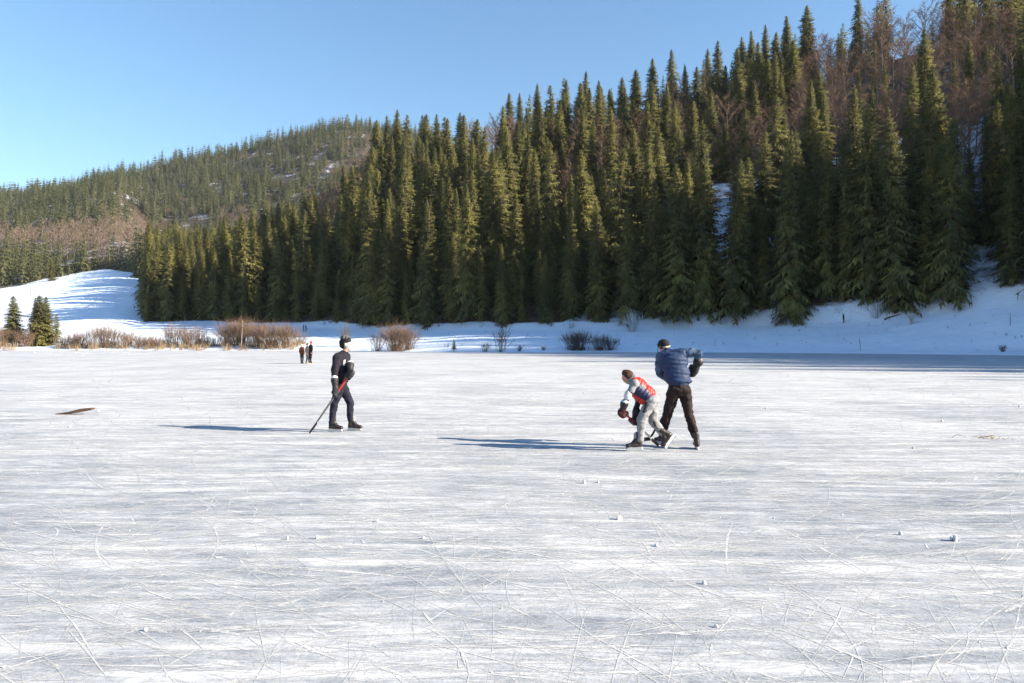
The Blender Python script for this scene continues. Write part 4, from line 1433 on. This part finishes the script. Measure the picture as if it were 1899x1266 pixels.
skate(p3, q3(1247.5, 820.5, .06), (-.60, -.05, -.80), (-.80, 0, .60), None, M_GREYP, .95)
hb3 = q3(1212, 815.5, .20)
hockey_stick('hockey_stick', O3, [q3(1147.5, 757, -.142), hb3], [hb3 + Vector((.0, 0, -.015)), q3(1226, 829, .17)], .74, (M_STICKR, M_TAPE, M_STICKB), 'red hockey stick held low in both hands by the stooping player')


# ---- small far figures
def far_person(xp, ytop, yfoot, Y, mats, lab, grp=None, z=None, yaw=0.0, stride=.10, arms=.06, skates=None):
    k = (yfoot - ytop) * Y / F_PX / 1.75
    o = Vector(((xp - 949.5) / F_PX * Y, Y, ground(0, 0) * 0 if z is None else z))
    e = empty('person', o, yaw); e.scale = (k, k, k)
    tag(e, lab, 'person', grp)
    fg = Fig()
    fg.ell('top', (0, 0, 1.25), (.21, .14, .26)); fg.ell('top', (0, 0, 1.0), (.19, .135, .2)); fg.cap('top', (-.16, 0, 1.40), (.16, 0, 1.40), .075)
    fg.cap('skin', (0, 0, 1.45), (0, 0, 1.55), .06); fg.ell('skin', (0, .0, 1.63), (.08, .095, .115)); fg.cap('skin', (0, -.085, 1.63), (0, -.105, 1.60), .012, .016)
    fg.chain('top', [(-.20, 0, 1.38), (-.25, .03, 1.12), (-.22, -arms, .90)], [.07, .058, .045]); fg.chain('top', [(.20, 0, 1.38), (.25, .03, 1.12), (.22, -arms, .90)], [.07, .058, .045])
    fg.ell('skin', (-.22, -arms - .01, .83), (.035, .045, .06)); fg.ell('skin', (.22, -arms - .01, .83), (.035, .045, .06))
    fg.chain('legs', [(-.09, 0, .88), (-.10, -stride * .5, .48), (-.10, stride, .08)], [.10, .075, .055]); fg.chain('legs', [(.09, 0, .88), (.10, -stride * .3, .48), (.10, -stride, .08)], [.10, .075, .055])
    fg.cap('shoe', (-.10, stride + .03, .05), (-.11, stride - .14, .04), .05, .04); fg.cap('shoe', (.10, -stride + .03, .05), (.11, -stride - .14, .04), .05, .04)
    fg.build('body', {'top': mats[0], 'legs': mats[1], 'skin': M_SKIN, 'shoe': mats[3]}, e, .03, 3, None, .010, 7)
    fg = Fig(); fg.ell('h', (0, .015, 1.67), (.097, .110, .095)); fg.cap('h', (0, .05, 1.62), (0, .05, 1.58), .085, .07)
    fg.build('hat' if mats[2] is not M_HAIR else 'hair', {'h': mats[2]}, e, .02, 2, None, .004, 20)


far_person(560, 637.5, 674, 58.5, (M_BROWNJ, M_BLACK, M_YELLOW, M_BLACK), 'far skater in brown jacket with a pale hood, left of a group of three', None, None, 2.8, .05)
far_person(570.5, 636, 674, 58.8, (M_DGREY, M_DGREY, M_BLACK, M_CREAM), 'far skater all in dark grey, in the middle of a group of three', None, None, 1.2, .08)
far_person(576.5, 632, 674, 58.0, (M_BROWNT, M_BROWNT, M_REDH, M_CREAM), 'far skater with a bright red hat, right of a group of three', None, None, -.9, .10)


def on_ground(xp, yt, yf, Y, *a, **k):
    far_person(xp, yt, yf, Y, *a, z=ground((xp - 949.5) / F_PX * Y, Y), **k)


WY = min(np.arange(108, 130, .5), key=lambda Y: abs(px((1564 - 949.5) / F_PX * Y, Y, ground((1564 - 949.5) / F_PX * Y, Y))[1] - 600))
on_ground(563, 618, 630.5, 188, (M_BLACK, M_BLACK, M_BLACK, M_BLACK), 'left of two tiny dark walkers on the shaded snow behind the thicket', yaw=1.6)
on_ground(567.5, 617.5, 630.5, 188, (M_DGREY, M_BLACK, M_BLACK, M_BLACK), 'right of two tiny dark walkers on the shaded snow behind the thicket', yaw=1.4)
on_ground(788.5, 612, 624, 165, (M_BLACK, M_BLACK, M_BLACK, M_BLACK), 'left of two small dark walkers on the meadow right of the golden-brown shrub', yaw=.4)
on_ground(792.5, 611, 624, 165, (M_NAVY, M_BLACK, M_BLACK, M_BLACK), 'right of two small dark walkers on the meadow right of the golden-brown shrub', yaw=-.3)
on_ground(1564, 582, 600, WY, (M_BLACK, M_BLACK, M_BLACK, M_BLACK), 'lone walker in black on the snow at the foot of the dark spruces', yaw=1.5, stride=.16)

#--PART4--

# ------------------------------------------------------------------ forest-edge brush, grass on the snow, snowy sapling
ev = []
th = TH_L
r4 = np.random.default_rng(44)
while th < th_px(1990):
    rr_ = ctrl(th, 2) + r4.uniform(-4, 3)
    X, Y = rr_ * math.sin(th), rr_ * math.cos(th)
    v_, f_ = shrub_arrays(r4, r4.uniform(.8, 3.2), r4.uniform(.8, 2.2), int(r4.uniform(8, 26)), .02, 4, .9)
    ev.append((v_ + np.array([X, Y, ground(X, Y)]), f_))
    th += r4.uniform(1.5, 6) / rr_
tag(link('undergrowth', mesh_np('undergrowth', *join(ev), [M_STAKE])), 'dark leafless undergrowth along the foot of the spruce forest', 'undergrowth', kind='stuff')
ev = []
for _ in range(260):
    u_ = r4.uniform(-80, 1960); th = th_px(u_)
    q_ = r4.uniform(0, 1) ** 1.5
    rr_ = ctrl(th, 1) * (1 - q_) + ctrl(th, 2) * q_
    X, Y = rr_ * math.sin(th), rr_ * math.cos(th)
    v_, f_ = shrub_arrays(r4, r4.uniform(.15, .6), r4.uniform(.15, .5), int(r4.uniform(4, 12)), .012, 1, .6)
    ev.append((v_ + np.array([X, Y, ground(X, Y)]), f_))
tag(link('dry_grass', mesh_np('dry_grass', *join(ev), [M_STAKE])), 'sparse dead grass stems poking out of the snow on the banks', 'grass', kind='stuff')
shrub(1172, 141, 3.4, 1.7, 60, M_CHUNK, 'small sapling thickly coated in snow at the forest edge', 71, 5, .9, 'snowy_sapling', .06)
shrub(1690, 117, 1.7, .7, 40, M_CHUNK, 'little snow coated sapling at the forest edge on the right', 72, 5, .7, 'snowy_sapling', .05)
